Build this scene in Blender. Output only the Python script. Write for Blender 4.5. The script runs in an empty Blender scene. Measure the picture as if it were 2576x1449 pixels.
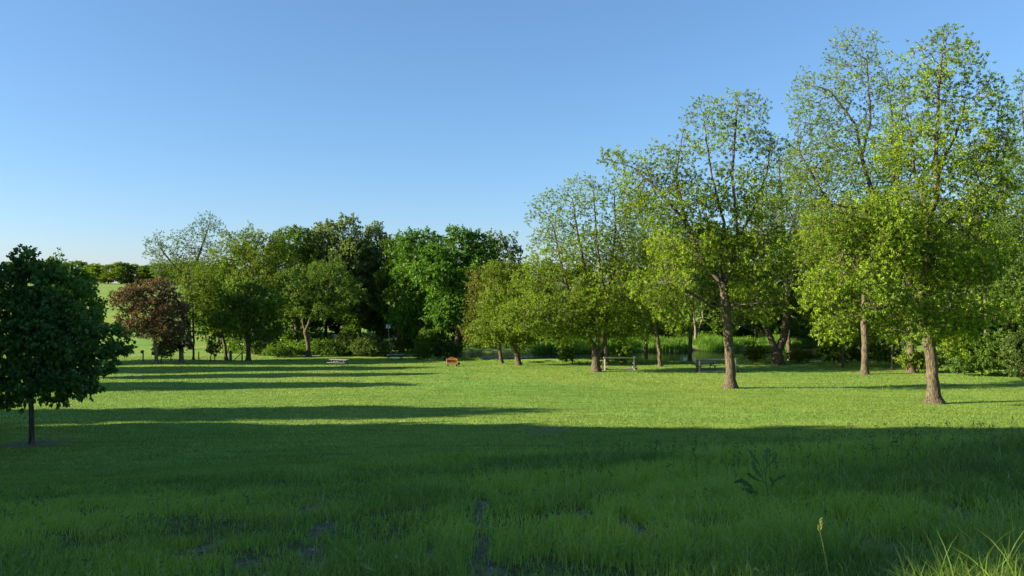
import bpy, bmesh, math, random
import numpy as np
from mathutils import Vector, Matrix
sc = bpy.context.scene
col = sc.collection
R = math.radians
# ------------------------------------------------------------------ camera
F = 2003.0; CX = 1288.0; CY = 724.5            # the photograph seen at 2576 x 1449
cd = bpy.data.cameras.new('camera'); cam = bpy.data.objects.new('camera', cd); col.objects.link(cam)
cam.location = (0, 0, 0); cam.rotation_euler = (R(90), 0, 0)
cd.sensor_width = 36.0; cd.lens = 36.0 * F / 2576.0
cd.clip_start = 0.1; cd.clip_end = 6000
sc.camera = cam
# ------------------------------------------------------------------ sky and sun
AZ, EL = R(10), R(18)                          # the sun stands left of the camera and a little behind it
w = bpy.data.worlds.new('World'); sc.world = w; w.use_nodes = True
nt = w.node_tree; nt.nodes.clear()
wo = nt.nodes.new('ShaderNodeOutputWorld'); bg = nt.nodes.new('ShaderNodeBackground')
sky = nt.nodes.new('ShaderNodeTexSky'); sky.sky_type = 'NISHITA'; sky.sun_disc = False
sky.sun_elevation = EL; sky.sun_rotation = R(270) - AZ
sky.altitude = 200; sky.air_density = 1.0; sky.dust_density = .5; sky.ozone_density = 10.0
bg.inputs['Strength'].default_value = 0.099
tint = nt.nodes.new('ShaderNodeMix'); tint.data_type = 'RGBA'; tint.blend_type = 'MULTIPLY'; tint.inputs[0].default_value = 1; tint.inputs['B'].default_value = (1.38, 1.06, .89, 1)
gam = nt.nodes.new('ShaderNodeGamma'); gam.inputs[1].default_value = .8
nt.links.new(sky.outputs[0], gam.inputs[0]); nt.links.new(gam.outputs[0], tint.inputs['A']); nt.links.new(tint.outputs['Result'], bg.inputs[0]); nt.links.new(bg.outputs[0], wo.inputs[0])
ld = bpy.data.lights.new('sun', 'SUN'); ld.energy = 5.0; ld.angle = R(0.5); ld.color = (1.0, 0.87, 0.66)
sun = bpy.data.objects.new('sun', ld); col.objects.link(sun)
sd = Vector((-math.cos(AZ) * math.cos(EL), -math.sin(AZ) * math.cos(EL), math.sin(EL)))
sun.rotation_euler = sd.to_track_quat('Z', 'Y').to_euler(); sun.location = (-60, -10, 60)
vs = sc.view_settings; vs.view_transform = 'Standard'; vs.look = 'None'; vs.exposure = 1.7; vs.gamma = 1
sc.cycles.max_bounces = 6; sc.cycles.diffuse_bounces = 3; sc.cycles.transmission_bounces = 4
sc.cycles.glossy_bounces = 2; sc.cycles.transparent_max_bounces = 4
# ------------------------------------------------------------------ helpers
def tag(o, label=None, cat=None, group=None, kind=None):
    if label: o['label'] = label
    if cat: o['category'] = cat
    if group: o['group'] = group
    if kind: o['kind'] = kind
    return o
def empty(name, loc, rz=0):
    o = bpy.data.objects.new(name, None); col.objects.link(o)
    o.location = loc; o.rotation_euler = (0, 0, rz); o.empty_display_size = .3
    return o
def link(name, me, parent=None):
    o = bpy.data.objects.new(name, me); col.objects.link(o)
    if parent: o.parent = parent
    return o
def npmesh(name, V, quads=None, tris=None, mat=None, smooth=False, attrs=None):
    me = bpy.data.meshes.new(name); V = np.asarray(V, np.float32)
    me.vertices.add(len(V)); me.vertices.foreach_set('co', V.ravel())
    L = []; tot = []
    if quads is not None and len(quads): q = np.asarray(quads, np.int32); L.append(q.ravel()); tot.append(np.full(len(q), 4, np.int32))
    if tris is not None and len(tris): q = np.asarray(tris, np.int32); L.append(q.ravel()); tot.append(np.full(len(q), 3, np.int32))
    L = np.concatenate(L); tot = np.concatenate(tot)
    me.loops.add(len(L)); me.loops.foreach_set('vertex_index', L)
    st = np.concatenate([[0], np.cumsum(tot)[:-1]]).astype(np.int32)
    me.polygons.add(len(tot)); me.polygons.foreach_set('loop_start', st); me.polygons.foreach_set('loop_total', tot)
    me.polygons.foreach_set('use_smooth', np.full(len(tot), smooth, bool))
    me.update(calc_edges=True)
    for k, a in (attrs or {}).items():
        at_ = me.attributes.new(k, 'FLOAT', 'POINT'); at_.data.foreach_set('value', np.asarray(a, np.float32))
    if mat: me.materials.append(mat)
    return me
def vnoise(x, y, seed=0):
    xi = np.floor(x).astype(np.int64); yi = np.floor(y).astype(np.int64); fx = x - xi; fy = y - yi
    fx = fx * fx * (3 - 2 * fx); fy = fy * fy * (3 - 2 * fy)
    def h(a, b):
        n = (a * 374761393 + b * 668265263 + seed * 974634777) & 0xFFFFFFFF
        n = ((n ^ (n >> 13)) * 1274126177) & 0xFFFFFFFF
        return ((n ^ (n >> 16)) & 0xFFFF) / 65535.0
    return (h(xi, yi) * (1 - fx) + h(xi + 1, yi) * fx) * (1 - fy) + (h(xi, yi + 1) * (1 - fx) + h(xi + 1, yi + 1) * fx) * fy
def fbm(x, y, seed=0, o=3):
    s = 0; a = .5; t = 0
    for k in range(o): s = s + a * vnoise(x * 2 ** k, y * 2 ** k, seed + k); t += a; a *= .5
    return s / t
def norm(v): return v / np.maximum(np.linalg.norm(v, axis=-1, keepdims=True), 1e-9)
# ------------------------------------------------------------------ terrain
PL = [(0, -1.62), (3, -1.68), (5.5, -2.0), (9, -2.6), (13, -3.4), (20, -4.7), (28, -5.5), (36, -6.1), (50, -7.0), (70, -8.0), (93, -9.0), (110, -9.55), (125, -9.7), (150, -9.0), (200, -5.5), (260, -1.0), (330, 1.9), (400, 2.6), (3000, 9)]
PM = [(0, -1.62), (3, -1.68), (5.5, -2.0), (9, -2.52), (13, -3.15), (17, -3.75), (23, -4.8), (30, -5.65), (40, -6.5), (55, -7.3), (70, -8.05), (93, -9.05), (110, -9.85), (130, -9.8), (150, -9.5), (200, -7.5), (300, -3), (400, 0), (3000, 0)]
PR = [(0, -1.62), (3, -1.68), (5.5, -1.98), (9, -2.35), (13, -2.7), (15, -2.98), (18, -3.8), (24, -4.9), (30, -5.62), (38, -6.35), (52, -7.5), (62, -7.9), (70, -8.2), (82, -8.6), (92, -8.8), (130, -9.3), (150, -8.9), (200, -7), (300, -2), (400, 0), (3000, 0)]
def prof(P, d):
    P = np.array(P, float); ks = [-1.2, -.6, 0, .6, 1.2]; s = 0       # a smoothed polyline
    for k in ks: s = s + np.interp(d * (1 + .035 * k) + .25 * k, P[:, 0], P[:, 1])
    return s / len(ks)
def creek_d(x, y):
    u = np.clip((x - 4) / 18, 0, 1); u = u * u * (3 - 2 * u); yc = 118.5 - 4 * u + 1.5 * np.sin(x / 17.0) * u + np.where(x < -8, (-8 - x) * 1.5, 0) + np.where(x > 42, (x - 42) * 1.3, 0)
    hw = 8.0 + (5.5 - 1.2 * np.sin(x / 9.0 + 1)) * u
    return np.abs(y - yc) / hw / np.where(x < -8, 1.8, 1.0), yc, hw
WZ = -10.3
def gz(x, y):
    x = np.asarray(x, float); y = np.asarray(y, float)
    d = np.maximum(y, 0); t = np.clip(x / np.maximum(d, 4.0), -.75, .75) / .6
    a, b, c = prof(PL, d), prof(PM, d), prof(PR, d)
    u = np.clip(np.abs(t), 0, 1); u = u * u * (3 - 2 * u)
    z = np.where(t < 0, b + (a - b) * u, b + (c - b) * u)
    z = z + (fbm(x / 9, y / 9, 3) - .5) * .22 * np.clip(d / 30, 0, 1) + (fbm(x / 1.7, y / 1.7, 5) - .5) * .05
    k, yc, hw = creek_d(x, y)
    s = np.clip((k - .93) / .22, 0, 1); s = s * s * (3 - 2 * s)
    s = np.maximum(s, np.clip((-8 - x) / 5, 0, 1))
    return z * s + (-11.1) * (1 - s)
def gz1(x, y): return float(gz(np.array([x]), np.array([y]))[0])
def at(vx, D):
    x = (vx - CX) / F * D; return Vector((x, D, gz1(x, D)))
def ground_D(vx, vy):
    D = np.arange(4, 300, .05); z = gz((vx - CX) / F * D, D); v = CY - F * z / D
    i = np.argmax(v <= vy); return float(D[i])
# ------------------------------------------------------------------ materials
def newmat(name):
    m = bpy.data.materials.new(name); m.use_nodes = True; n = m.node_tree.nodes; n.clear()
    out = n.new('ShaderNodeOutputMaterial'); return m, n, m.node_tree.links, out
def ramp(n, stops):
    r = n.new('ShaderNodeValToRGB'); e = r.color_ramp.elements
    while len(e) > 1: e.remove(e[0])
    e[0].position = stops[0][0]; e[0].color = (*stops[0][1], 1)
    for p, c in stops[1:]:
        k = e.new(p); k.color = (*c, 1)
    return r
def noise(n, l, scale, detail=4, vec=None, rough=.55):
    t = n.new('ShaderNodeTexNoise'); t.inputs['Scale'].default_value = scale; t.inputs['Detail'].default_value = detail
    t.inputs['Roughness'].default_value = rough
    if vec is not None: l.new(vec, t.inputs['Vector'])
    return t
def foliage(name, stops, trans=.35, gloss=.012, boost=1.0):
    m, n, l, out = newmat(name)
    a = n.new('ShaderNodeAttribute'); a.attribute_name = 'tint'
    r = ramp(n, [(p, tuple(min(.9, v * boost) for v in c)) for p, c in stops]); l.new(a.outputs['Fac'], r.inputs[0])
    d = n.new('ShaderNodeBsdfDiffuse'); t = n.new('ShaderNodeBsdfTranslucent'); mx = n.new('ShaderNodeMixShader')
    hs = n.new('ShaderNodeMix'); hs.data_type = 'RGBA'; hs.blend_type = 'MULTIPLY'; hs.inputs[0].default_value = 1
    hs.inputs['B'].default_value = (1.15, 1.15, .55, 1)
    l.new(r.outputs[0], d.inputs[0]); l.new(r.outputs[0], hs.inputs['A']); l.new(hs.outputs['Result'], t.inputs[0])
    mx.inputs[0].default_value = trans; l.new(d.outputs[0], mx.inputs[1]); l.new(t.outputs[0], mx.inputs[2])
    g = n.new('ShaderNodeBsdfGlossy'); g.inputs['Roughness'].default_value = .45; g.inputs[0].default_value = (.8, .9, 1, 1)
    m2 = n.new('ShaderNodeMixShader'); m2.inputs[0].default_value = gloss
    l.new(mx.outputs[0], m2.inputs[1]); l.new(g.outputs[0], m2.inputs[2]); l.new(m2.outputs[0], out.inputs[0])
    return m
def bark(name, dark, light, scale=9.0, bump=.6):
    m, n, l, out = newmat(name)
    tc = n.new('ShaderNodeTexCoord'); mp = n.new('ShaderNodeMapping'); mp.inputs['Scale'].default_value = (1, 1, .16)
    l.new(tc.outputs['Object'], mp.inputs[0])
    dn = noise(n, l, scale * .6, 3, mp.outputs[0])
    av = n.new('ShaderNodeVectorMath'); av.operation = 'MULTIPLY_ADD'; l.new(dn.outputs['Color'], av.inputs[0])
    av.inputs[1].default_value = (.12, .12, .12); l.new(mp.outputs[0], av.inputs[2])
    vo = n.new('ShaderNodeTexVoronoi'); vo.feature = 'DISTANCE_TO_EDGE'; vo.inputs['Scale'].default_value = scale; l.new(av.outputs[0], vo.inputs['Vector'])
    nz = noise(n, l, scale * 1.7, 5, mp.outputs[0], .65); big = noise(n, l, 1.1, 3, tc.outputs['Object'])
    ma = n.new('ShaderNodeMath'); ma.operation = 'MULTIPLY_ADD'; l.new(vo.outputs['Distance'], ma.inputs[0]); ma.inputs[1].default_value = 1.6; l.new(nz.outputs[0], ma.inputs[2])
    r = ramp(n, [(.38, dark), (.62, tuple((a + b) / 2 for a, b in zip(dark, light))), (.85, light)]); l.new(ma.outputs[0], r.inputs[0])
    r2 = ramp(n, [(.3, (.75, .8, .7)), (.7, (1.15, 1.1, 1.05))]); l.new(big.outputs[0], r2.inputs[0])
    mx = n.new('ShaderNodeMix'); mx.data_type = 'RGBA'; mx.blend_type = 'MULTIPLY'; mx.inputs[0].default_value = 1
    l.new(r.outputs[0], mx.inputs['A']); l.new(r2.outputs[0], mx.inputs['B'])
    p = n.new('ShaderNodeBsdfPrincipled'); p.inputs['Roughness'].default_value = .9; p.inputs['Specular IOR Level'].default_value = .15
    b = n.new('ShaderNodeBump'); b.inputs['Strength'].default_value = bump; b.inputs['Distance'].default_value = .05
    l.new(ma.outputs[0], b.inputs['Height']); l.new(b.outputs[0], p.inputs['Normal']); l.new(mx.outputs['Result'], p.inputs['Base Color'])
    l.new(p.outputs[0], out.inputs[0]); return m
def wood(name, c1, c2, rough=.7, knots=None):
    m, n, l, out = newmat(name)
    tc = n.new('ShaderNodeTexCoord'); mp = n.new('ShaderNodeMapping'); mp.inputs['Scale'].default_value = (1.2, 14, 14)
    l.new(tc.outputs['Object'], mp.inputs[0]); nz = noise(n, l, 2.2, 5, mp.outputs[0], .6)
    r = ramp(n, [(.3, c1), (.7, c2)]); l.new(nz.outputs[0], r.inputs[0]); src = r.outputs[0]
    if knots:
        vo = n.new('ShaderNodeTexVoronoi'); vo.inputs['Scale'].default_value = 3.6; l.new(tc.outputs['Object'], vo.inputs['Vector'])
        rk = ramp(n, [(.0, knots), (.13, knots), (.24, (1, 1, 1))]); l.new(vo.outputs['Distance'], rk.inputs[0])
        mx = n.new('ShaderNodeMix'); mx.data_type = 'RGBA'; mx.blend_type = 'MULTIPLY'; mx.inputs[0].default_value = 1
        l.new(src, mx.inputs['A']); l.new(rk.outputs[0], mx.inputs['B']); src = mx.outputs['Result']
    p = n.new('ShaderNodeBsdfPrincipled'); p.inputs['Roughness'].default_value = rough; p.inputs['Specular IOR Level'].default_value = .25
    b = n.new('ShaderNodeBump'); b.inputs['Strength'].default_value = .3; b.inputs['Distance'].default_value = .01
    l.new(nz.outputs[0], b.inputs['Height']); l.new(b.outputs[0], p.inputs['Normal']); l.new(src, p.inputs['Base Color']); l.new(p.outputs[0], out.inputs[0]); return m
# leaf colours
M = {}
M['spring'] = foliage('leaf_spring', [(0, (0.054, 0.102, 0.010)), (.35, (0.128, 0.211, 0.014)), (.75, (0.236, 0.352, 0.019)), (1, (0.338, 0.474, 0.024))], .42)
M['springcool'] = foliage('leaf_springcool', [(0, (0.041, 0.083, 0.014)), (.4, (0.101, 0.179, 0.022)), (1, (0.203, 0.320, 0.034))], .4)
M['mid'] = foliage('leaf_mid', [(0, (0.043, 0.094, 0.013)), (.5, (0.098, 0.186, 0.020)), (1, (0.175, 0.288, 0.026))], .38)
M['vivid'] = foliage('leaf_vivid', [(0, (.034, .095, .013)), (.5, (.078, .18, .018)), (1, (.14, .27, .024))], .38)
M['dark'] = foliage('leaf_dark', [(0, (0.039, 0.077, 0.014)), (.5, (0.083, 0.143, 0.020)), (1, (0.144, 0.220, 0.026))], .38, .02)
M['olive'] = foliage('leaf_olive', [(0, (.06, .075, .012)), (.5, (.13, .15, .02)), (1, (.21, .23, .03))], .38)
M['willow'] = foliage('leaf_willow', [(0, (.06, .10, .026)), (.5, (.125, .185, .042)), (1, (.21, .28, .06))], .38, .02)
M['lime'] = foliage('leaf_lime', [(0, (.06, .105, .010)), (.5, (.13, .20, .015)), (1, (.20, .30, .02))], .42)
M['brown'] = foliage('leaf_brown', [(0, (0.085, 0.051, 0.026)), (.5, (0.150, 0.095, 0.048)), (.8, (0.210, 0.152, 0.072)), (1, (0.150, 0.207, 0.042))], .3)
M['plum'] = foliage('leaf_plum', [(0, (.03, .016, .016)), (.6, (.07, .035, .035)), (1, (.10, .07, .04))], .25)
M['maple'] = foliage('leaf_maple', [(0, (.05, .115, .018)), (.5, (.09, .18, .026)), (1, (.15, .26, .035))], .38, .02)
M['bark'] = bark('bark_grey', (.026, .022, .016), (.150, .122, .082), 9.0, 1.0)
M['barkpale'] = bark('bark_pale', (.07, .058, .042), (.25, .21, .15), 11.0)
M['barkdark'] = bark('bark_dark', (.028, .021, .016), (.13, .098, .07), 9.0)
M['greywood'] = wood('wood_grey', (.16, .16, .16), (.30, .30, .29))
M['greydark'] = wood('wood_grey_dark', (.07, .075, .08), (.15, .155, .16))
M['paleLog'] = wood('wood_pale_log', (.36, .29, .17), (.60, .50, .32))
M['palepost'] = wood('wood_pale_post', (.40, .35, .28), (.66, .60, .50))
M['brownwood'] = wood('wood_brown', (.05, .03, .018), (.13, .08, .045))
M['orange'] = wood('wood_orange', (.34, .12, .02), (.58, .25, .045), .45, (.35, .18, .12))
M['orangepale'] = wood('wood_orange_pale', (.45, .25, .10), (.65, .42, .21), .45, (.4, .25, .2))
def plain(name, c, rough=.6, metal=0):
    m, n, l, out = newmat(name); p = n.new('ShaderNodeBsdfPrincipled'); p.inputs['Roughness'].default_value = rough; p.inputs['Metallic'].default_value = metal
    tc = n.new('ShaderNodeTexCoord'); nz = noise(n, l, 7, 4, tc.outputs['Object']); r = ramp(n, [(.3, tuple(v * .75 for v in c)), (.7, tuple(v * 1.1 for v in c))])
    l.new(nz.outputs[0], r.inputs[0]); l.new(r.outputs[0], p.inputs['Base Color']); l.new(p.outputs[0], out.inputs[0]); return m
M['white'] = plain('paint_white', (.62, .66, .72)); M['roofgrey'] = plain('roof_grey', (.10, .12, .15)); M['hole'] = plain('hole_dark', (.02, .02, .02))
M['metal'] = plain('pole_metal', (.30, .32, .30), .5, .5); M['wire'] = plain('fence_wire', (.12, .12, .12), .5, .8)
M['stone'] = plain('stone', (.30, .29, .27), .8); M['cloud'] = plain('cloud_white', (.6, .62, .66), 1)
def ground_mat():
    m, n, l, out = newmat('ground_turf')
    g = n.new('ShaderNodeNewGeometry'); P = g.outputs['Position']
    n1 = noise(n, l, .09, 4, P); n2 = noise(n, l, 1.3, 5, P); n3 = noise(n, l, 14, 4, P, .7)
    mp = n.new('ShaderNodeMapping'); mp.inputs['Scale'].default_value = (.05, 1.1, 1); mp.inputs['Rotation'].default_value = (0, 0, R(6)); l.new(P, mp.inputs[0])
    n4 = noise(n, l, 1.2, 3, mp.outputs[0])                          # mowing passes
    s = n.new('ShaderNodeMath'); s.operation = 'ADD'; l.new(n2.outputs[0], s.inputs[0]); l.new(n3.outputs[0], s.inputs[1])
    s2 = n.new('ShaderNodeMath'); s2.operation = 'ADD'; l.new(s.outputs[0], s2.inputs[0]); l.new(n4.outputs[0], s2.inputs[1])
    s3 = n.new('ShaderNodeMath'); s3.operation = 'MULTIPLY'; l.new(s2.outputs[0], s3.inputs[0]); s3.inputs[1].default_value = .333
    r = ramp(n, [(.38, (.115, .175, .024)), (.5, (.188, .277, .050)), (.62, (.25, .34, .07))]); l.new(s3.outputs[0], r.inputs[0])
    rb = ramp(n, [(.35, (.72, .93, .9)), (.65, (1.12, 1.05, 1.0))]); l.new(n1.outputs[0], rb.inputs[0])
    mx = n.new('ShaderNodeMix'); mx.data_type = 'RGBA'; mx.blend_type = 'MULTIPLY'; mx.inputs[0].default_value = 1
    l.new(r.outputs[0], mx.inputs['A']); l.new(rb.outputs[0], mx.inputs['B'])
    soil = ramp(n, [(.35, (.07, .058, .042)), (.55, (.16, .13, .095)), (.7, (.28, .235, .18))]); l.new(n3.outputs[0], soil.inputs[0])
    ar = n.new('ShaderNodeAttribute'); ar.attribute_name = 'rough'
    thatch = ramp(n, [(.35, (.028, .045, .012)), (.55, (.060, .090, .020)), (.7, (.10, .12, .035))]); l.new(n3.outputs[0], thatch.inputs[0])
    mr = n.new('ShaderNodeMix'); mr.data_type = 'RGBA'; l.new(ar.outputs['Fac'], mr.inputs[0]); l.new(mx.outputs['Result'], mr.inputs['A']); l.new(thatch.outputs[0], mr.inputs['B'])
    a = n.new('ShaderNodeAttribute'); a.attribute_name = 'bare'
    m2 = n.new('ShaderNodeMix'); m2.data_type = 'RGBA'; l.new(a.outputs['Fac'], m2.inputs[0]); l.new(mr.outputs['Result'], m2.inputs['A']); l.new(soil.outputs[0], m2.inputs['B'])
    p = n.new('ShaderNodeBsdfPrincipled'); p.inputs['Roughness'].default_value = .95; p.inputs['Specular IOR Level'].default_value = .1
    b = n.new('ShaderNodeBump'); b.inputs['Strength'].default_value = .5; b.inputs['Distance'].default_value = .06
    l.new(s.outputs[0], b.inputs['Height']); l.new(b.outputs[0], p.inputs['Normal']); l.new(m2.outputs['Result'], p.inputs['Base Color']); l.new(p.outputs[0], out.inputs[0]); return m
M['ground'] = ground_mat()
def water_mat():
    m, n, l, out = newmat('creek_water')
    g = n.new('ShaderNodeNewGeometry'); mp = n.new('ShaderNodeMapping'); mp.inputs['Scale'].default_value = (.5, 1.5, 1); l.new(g.outputs['Position'], mp.inputs[0])
    nz = noise(n, l, 1.6, 4, mp.outputs[0]); p = n.new('ShaderNodeBsdfPrincipled'); p.inputs['Base Color'].default_value = (.018, .020, .012, 1)
    p.inputs['Roughness'].default_value = .16; p.inputs['IOR'].default_value = 1.33
    b = n.new('ShaderNodeBump'); b.inputs['Strength'].default_value = .25; b.inputs['Distance'].default_value = .05; l.new(nz.outputs[0], b.inputs['Height'])
    l.new(b.outputs[0], p.inputs['Normal']); l.new(p.outputs[0], out.inputs[0]); return m
M['water'] = water_mat()
# ------------------------------------------------------------------ ground sheet
PATCH = []      # bare soil: centre x, y, radius x, radius y
for vx, vy, rx, ry in ((1590, 1335, 42, 30), (1650, 1370, 40, 16), (1212, 1390, 20, 60), (1205, 1290, 20, 30), (795, 1275, 18, 40), (800, 1340, 22, 45), (2190, 1375, 50, 26), (2110, 1330, 60, 18), (1380, 1083, 60, 10), (540, 1370, 25, 20), (1760, 1385, 35, 14), (1470, 1300, 20, 14), (1080, 1400, 22, 16), (620, 1420, 30, 14), (2380, 1300, 50, 14), (1240, 1440, 25, 12), (2250, 1410, 30, 14), (2420, 1290, 30, 10), (1810, 1420, 40, 12), (700, 1290, 18, 12)):
    D = ground_D(vx, vy); D2 = ground_D(vx, vy + ry); PATCH.append(((vx - CX) / F * D, D, rx / F * D, max(D - D2, .12), .55 if vx == 1380 else 1.0))
for vx, v0, v1 in ((795, 1225, 1420), (1207, 1265, 1449)):
    for q_ in range(7):
        vy = v0 + (v1 - v0) * q_ / 6; D = ground_D(vx, vy); PATCH.append(((vx - CX + 6 * math.sin(q_ * 2.1)) / F * D, D, .10, .32, .75))
for vx, D, r_ in ((80, 28, 1.1), (2350, 52, .9), (1836, 62, .8), (1500, 82, .7)):
    c = at(vx, D); PATCH.append((c.x, c.y, r_, r_, .9))
def bare(x, y):
    b = np.zeros_like(x); wob = (fbm(x * 4, y * 4, 17) - .5) * .9
    for px, py, rx, ry, am in PATCH:
        q = np.sqrt(((x - px) / rx) ** 2 + ((y - py) / ry) ** 2) + wob
        b = np.maximum(b, am * np.clip((1.25 - q) / .5, 0, 1))
    return b
def axis(vals):
    return np.unique(np.round(np.concatenate(vals), 4))
ys = axis([np.linspace(-60, 0, 16), np.arange(0, 12, .14), np.geomspace(12, 170, 330), np.geomspace(170, 3000, 60)])
xp = np.concatenate([np.arange(0, 6, .16), np.geomspace(6, 60, 110), np.geomspace(60, 150, 50), np.geomspace(150, 3000, 40)]); xs = axis([-xp, xp])
X, Y = np.meshgrid(xs, ys); Z = gz(X.ravel(), Y.ravel())
V = np.stack([X.ravel(), Y.ravel(), Z], 1); nx, ny = len(xs), len(ys)
i0 = (np.arange(ny - 1)[:, None] * nx + np.arange(nx - 1)[None]).ravel()
Q = np.stack([i0, i0 + 1, i0 + nx + 1, i0 + nx], 1)
def tall_edge(x, y):
    t = x / np.maximum(y, 1); return np.interp(t, [-.7, -.35, 0, .3, .7], [13.5, 16.5, 20, 21, 21]) + (fbm(x / 2, y / 2, 9) - .5) * 2
k, _, _ = creek_d(V[:, 0], V[:, 1]); wb = np.clip((1.15 - k) / .15, 0, 1) * (V[:, 0] > -10)
g = link('ground', npmesh('ground', V, Q, None, M['ground'], True, {'bare': np.maximum(bare(V[:, 0], V[:, 1]) * (V[:, 1] < 90), wb), 'rough': np.clip((tall_edge(V[:, 0], V[:, 1]) - V[:, 1]) / 1.5, 0, 1)}))
tag(g, kind='structure')
xw = np.linspace(-8.3, 90, 120); _, yc, hw = creek_d(xw, xw * 0 + 100); hwm = hw * np.where(xw < -8, 1.8, 1)
V = np.concatenate([np.stack([xw, yc - hwm * 1.08, xw * 0 + WZ], 1), np.stack([xw, yc + hwm * 1.08, xw * 0 + WZ], 1)])
i = np.arange(len(xw) - 1); Q = np.stack([i, i + 1, i + 1 + len(xw), i + len(xw)], 1)
tag(link('water', npmesh('water', V, Q, None, M['water'], True)), kind='structure')
# ------------------------------------------------------------------ grass
rs = np.random.default_rng(7)
def blades(x, y, h, wd, rng, bend=.5, tint=None, z=None, tilt=.25):
    n = len(x); z = gz(x, y) if z is None else z
    a = rng.uniform(0, 2 * np.pi, n); dx, dy = np.cos(a), np.sin(a)
    f = rng.uniform(0, 2 * np.pi, n); sx, sy = np.cos(f) * wd / 2, np.sin(f) * wd / 2 * .5
    b = rng.uniform(.1, 1, n) * bend * h; t = rng.uniform(0, 1, n) * tilt * h
    V = np.empty((n, 5, 3), np.float32)
    V[:, 0] = np.stack([x - sx, y - sy, z - .02], 1); V[:, 1] = np.stack([x + sx, y + sy, z - .02], 1)
    mx_, my_ = x + dx * t * .6, y + dy * t * .6
    V[:, 2] = np.stack([mx_ + sx * .8, my_ + sy * .8, z + h * .6], 1); V[:, 3] = np.stack([mx_ - sx * .8, my_ - sy * .8, z + h * .6], 1)
    V[:, 4] = np.stack([x + dx * (t + b), y + dy * (t + b), z + h * (1 - .25 * b / np.maximum(h, 1e-3))], 1)
    i = np.arange(n) * 5
    Q = np.stack([i, i + 1, i + 2, i + 3], 1); T = np.stack([i + 3, i + 2, i + 4], 1)
    if tint is None: tint = rng.uniform(0, 1, n)
    return V.reshape(-1, 3), Q, T, np.repeat(tint, 5)
def join(parts):
    Vs, Qs, Ts, As = [], [], [], []; o = 0
    for V, Q, T, A in parts: Vs.append(V); Qs.append(Q + o); Ts.append(T + o); As.append(A); o += len(V)
    return np.concatenate(Vs), np.concatenate(Qs), np.concatenate(Ts), np.concatenate(As)
def frustum(n, d0, d1, rng, m=.70):
    D = np.sqrt(rng.uniform(d0 * d0, d1 * d1, n)); return rng.uniform(-1, 1, n) * (m * D + 3.5), D
def tall_edge(x, y):
    t = x / y; return np.interp(t, [-.7, -.35, 0, .3, .7], [13.5, 16.5, 20, 21, 21]) + (fbm(x / 2, y / 2, 9) - .5) * 2
TALL = [(0, (.100, .175, .036)), (.35, (.185, .320, .052)), (.7, (.34, .48, .055)), (.92, (.28, .44, .10)), (1, (.42, .46, .22))]
M['tallgrass'] = foliage('grass_tall', TALL, .42, .02)
parts = []
for d0, d1, dens, wd in ((3.6, 7, 2300, .0065), (7, 12, 1300, .0095), (12, 21, 620, .013)):
    n = int((.70 * (d1 * d1 - d0 * d0) + 7 * (d1 - d0)) * dens); x, y = frustum(n, d0, d1, rs)
    cl = fbm(x * 1.6, y * 1.6, 21, 3); big = fbm(x / 2.5, y / 2.5, 31, 2)
    keep = (y < tall_edge(x, y)) & (rs.uniform(0, 1, n) < np.clip(.25 + (cl - .33) * 3.2, .12, 1)) & (rs.uniform(0, 1, n) > bare(x, y) * .93)
    x, y, cl, big = x[keep], y[keep], cl[keep], big[keep]; n = len(x)
    hb = np.interp(x / y, [-.7, -.2, .1, .7], [.09, .12, .17, .23]) * np.interp(y, [4, 7, 12, 18], [.62, .8, 1, 1.35])
    h = hb * rs.uniform(.45, 1.25, n) * (.6 + .9 * cl)
    tall_ = rs.uniform(0, 1, n) < .02; h = np.where(tall_, h * 1.7, h)
    tint = np.clip(-.12 + 1.05 * big + rs.normal(0, .15, n), 0, .9); tint = np.where(rs.uniform(0, 1, n) < .05, rs.uniform(.86, 1.0, n), tint)
    parts.append(blades(x, y, h, wd * rs.uniform(.6, 1.4, n), rs, .7, tint, tilt=.5))
V, Q, T, A = join(parts)
tag(link('tall_grass', npmesh('tall_grass', V, Q, T, M['tallgrass'], False, {'tint': A})), 'long rough meadow grass covering the shaded bank', 'grass', kind='stuff')
LAWN = [(0, (.100, .165, .024)), (.5, (.185, .285, .052)), (.9, (.265, .37, .075)), (1, (.38, .43, .11))]
M['lawngrass'] = foliage('grass_lawn', LAWN, .35, .01)
def lawn_edge(x, y):
    vx = CX + F * x / y; return np.interp(vx, [0, 700, 1150, 1300, 1400, 2000, 2300, 2576], [112, 112, 108, 103, 98, 93, 86, 74])
parts = []
for d0, d1, dens, wd, hh in ((12, 22, 420, .012, .055), (22, 36, 230, .018, .055), (36, 60, 95, .028, .06), (60, 112, 26, .05, .07)):
    n = int((.70 * (d1 * d1 - d0 * d0) + 7 * (d1 - d0)) * dens); x, y = frustum(n, d0, d1, rs)
    keep = (y > tall_edge(x, y) - 1.0) & (rs.uniform(0, 1, n) > bare(x, y) * .9) & (y < lawn_edge(x, y)); x, y = x[keep], y[keep]; n = len(x)
    c = fbm(x / 1.2, y / 1.2, 41, 3); mow = np.sin(y * 2 * np.pi / 1.5 + x * .12 + 2 * fbm(x / 15, y / 15, 8)) * .06
    tint = np.clip(.18 + .6 * c + mow + rs.normal(0, .16, n), 0, 1)
    parts.append(blades(x, y, hh * rs.uniform(.5, 1.5, n), wd * rs.uniform(.6, 1.4, n), rs, .9, tint, tilt=.6))
V, Q, T, A = join(parts)
tag(link('lawn_grass', npmesh('lawn_grass', V, Q, T, M['lawngrass'], False, {'tint': A})), 'short mown lawn grass striped by long evening shadows', 'grass', kind='stuff')
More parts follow.
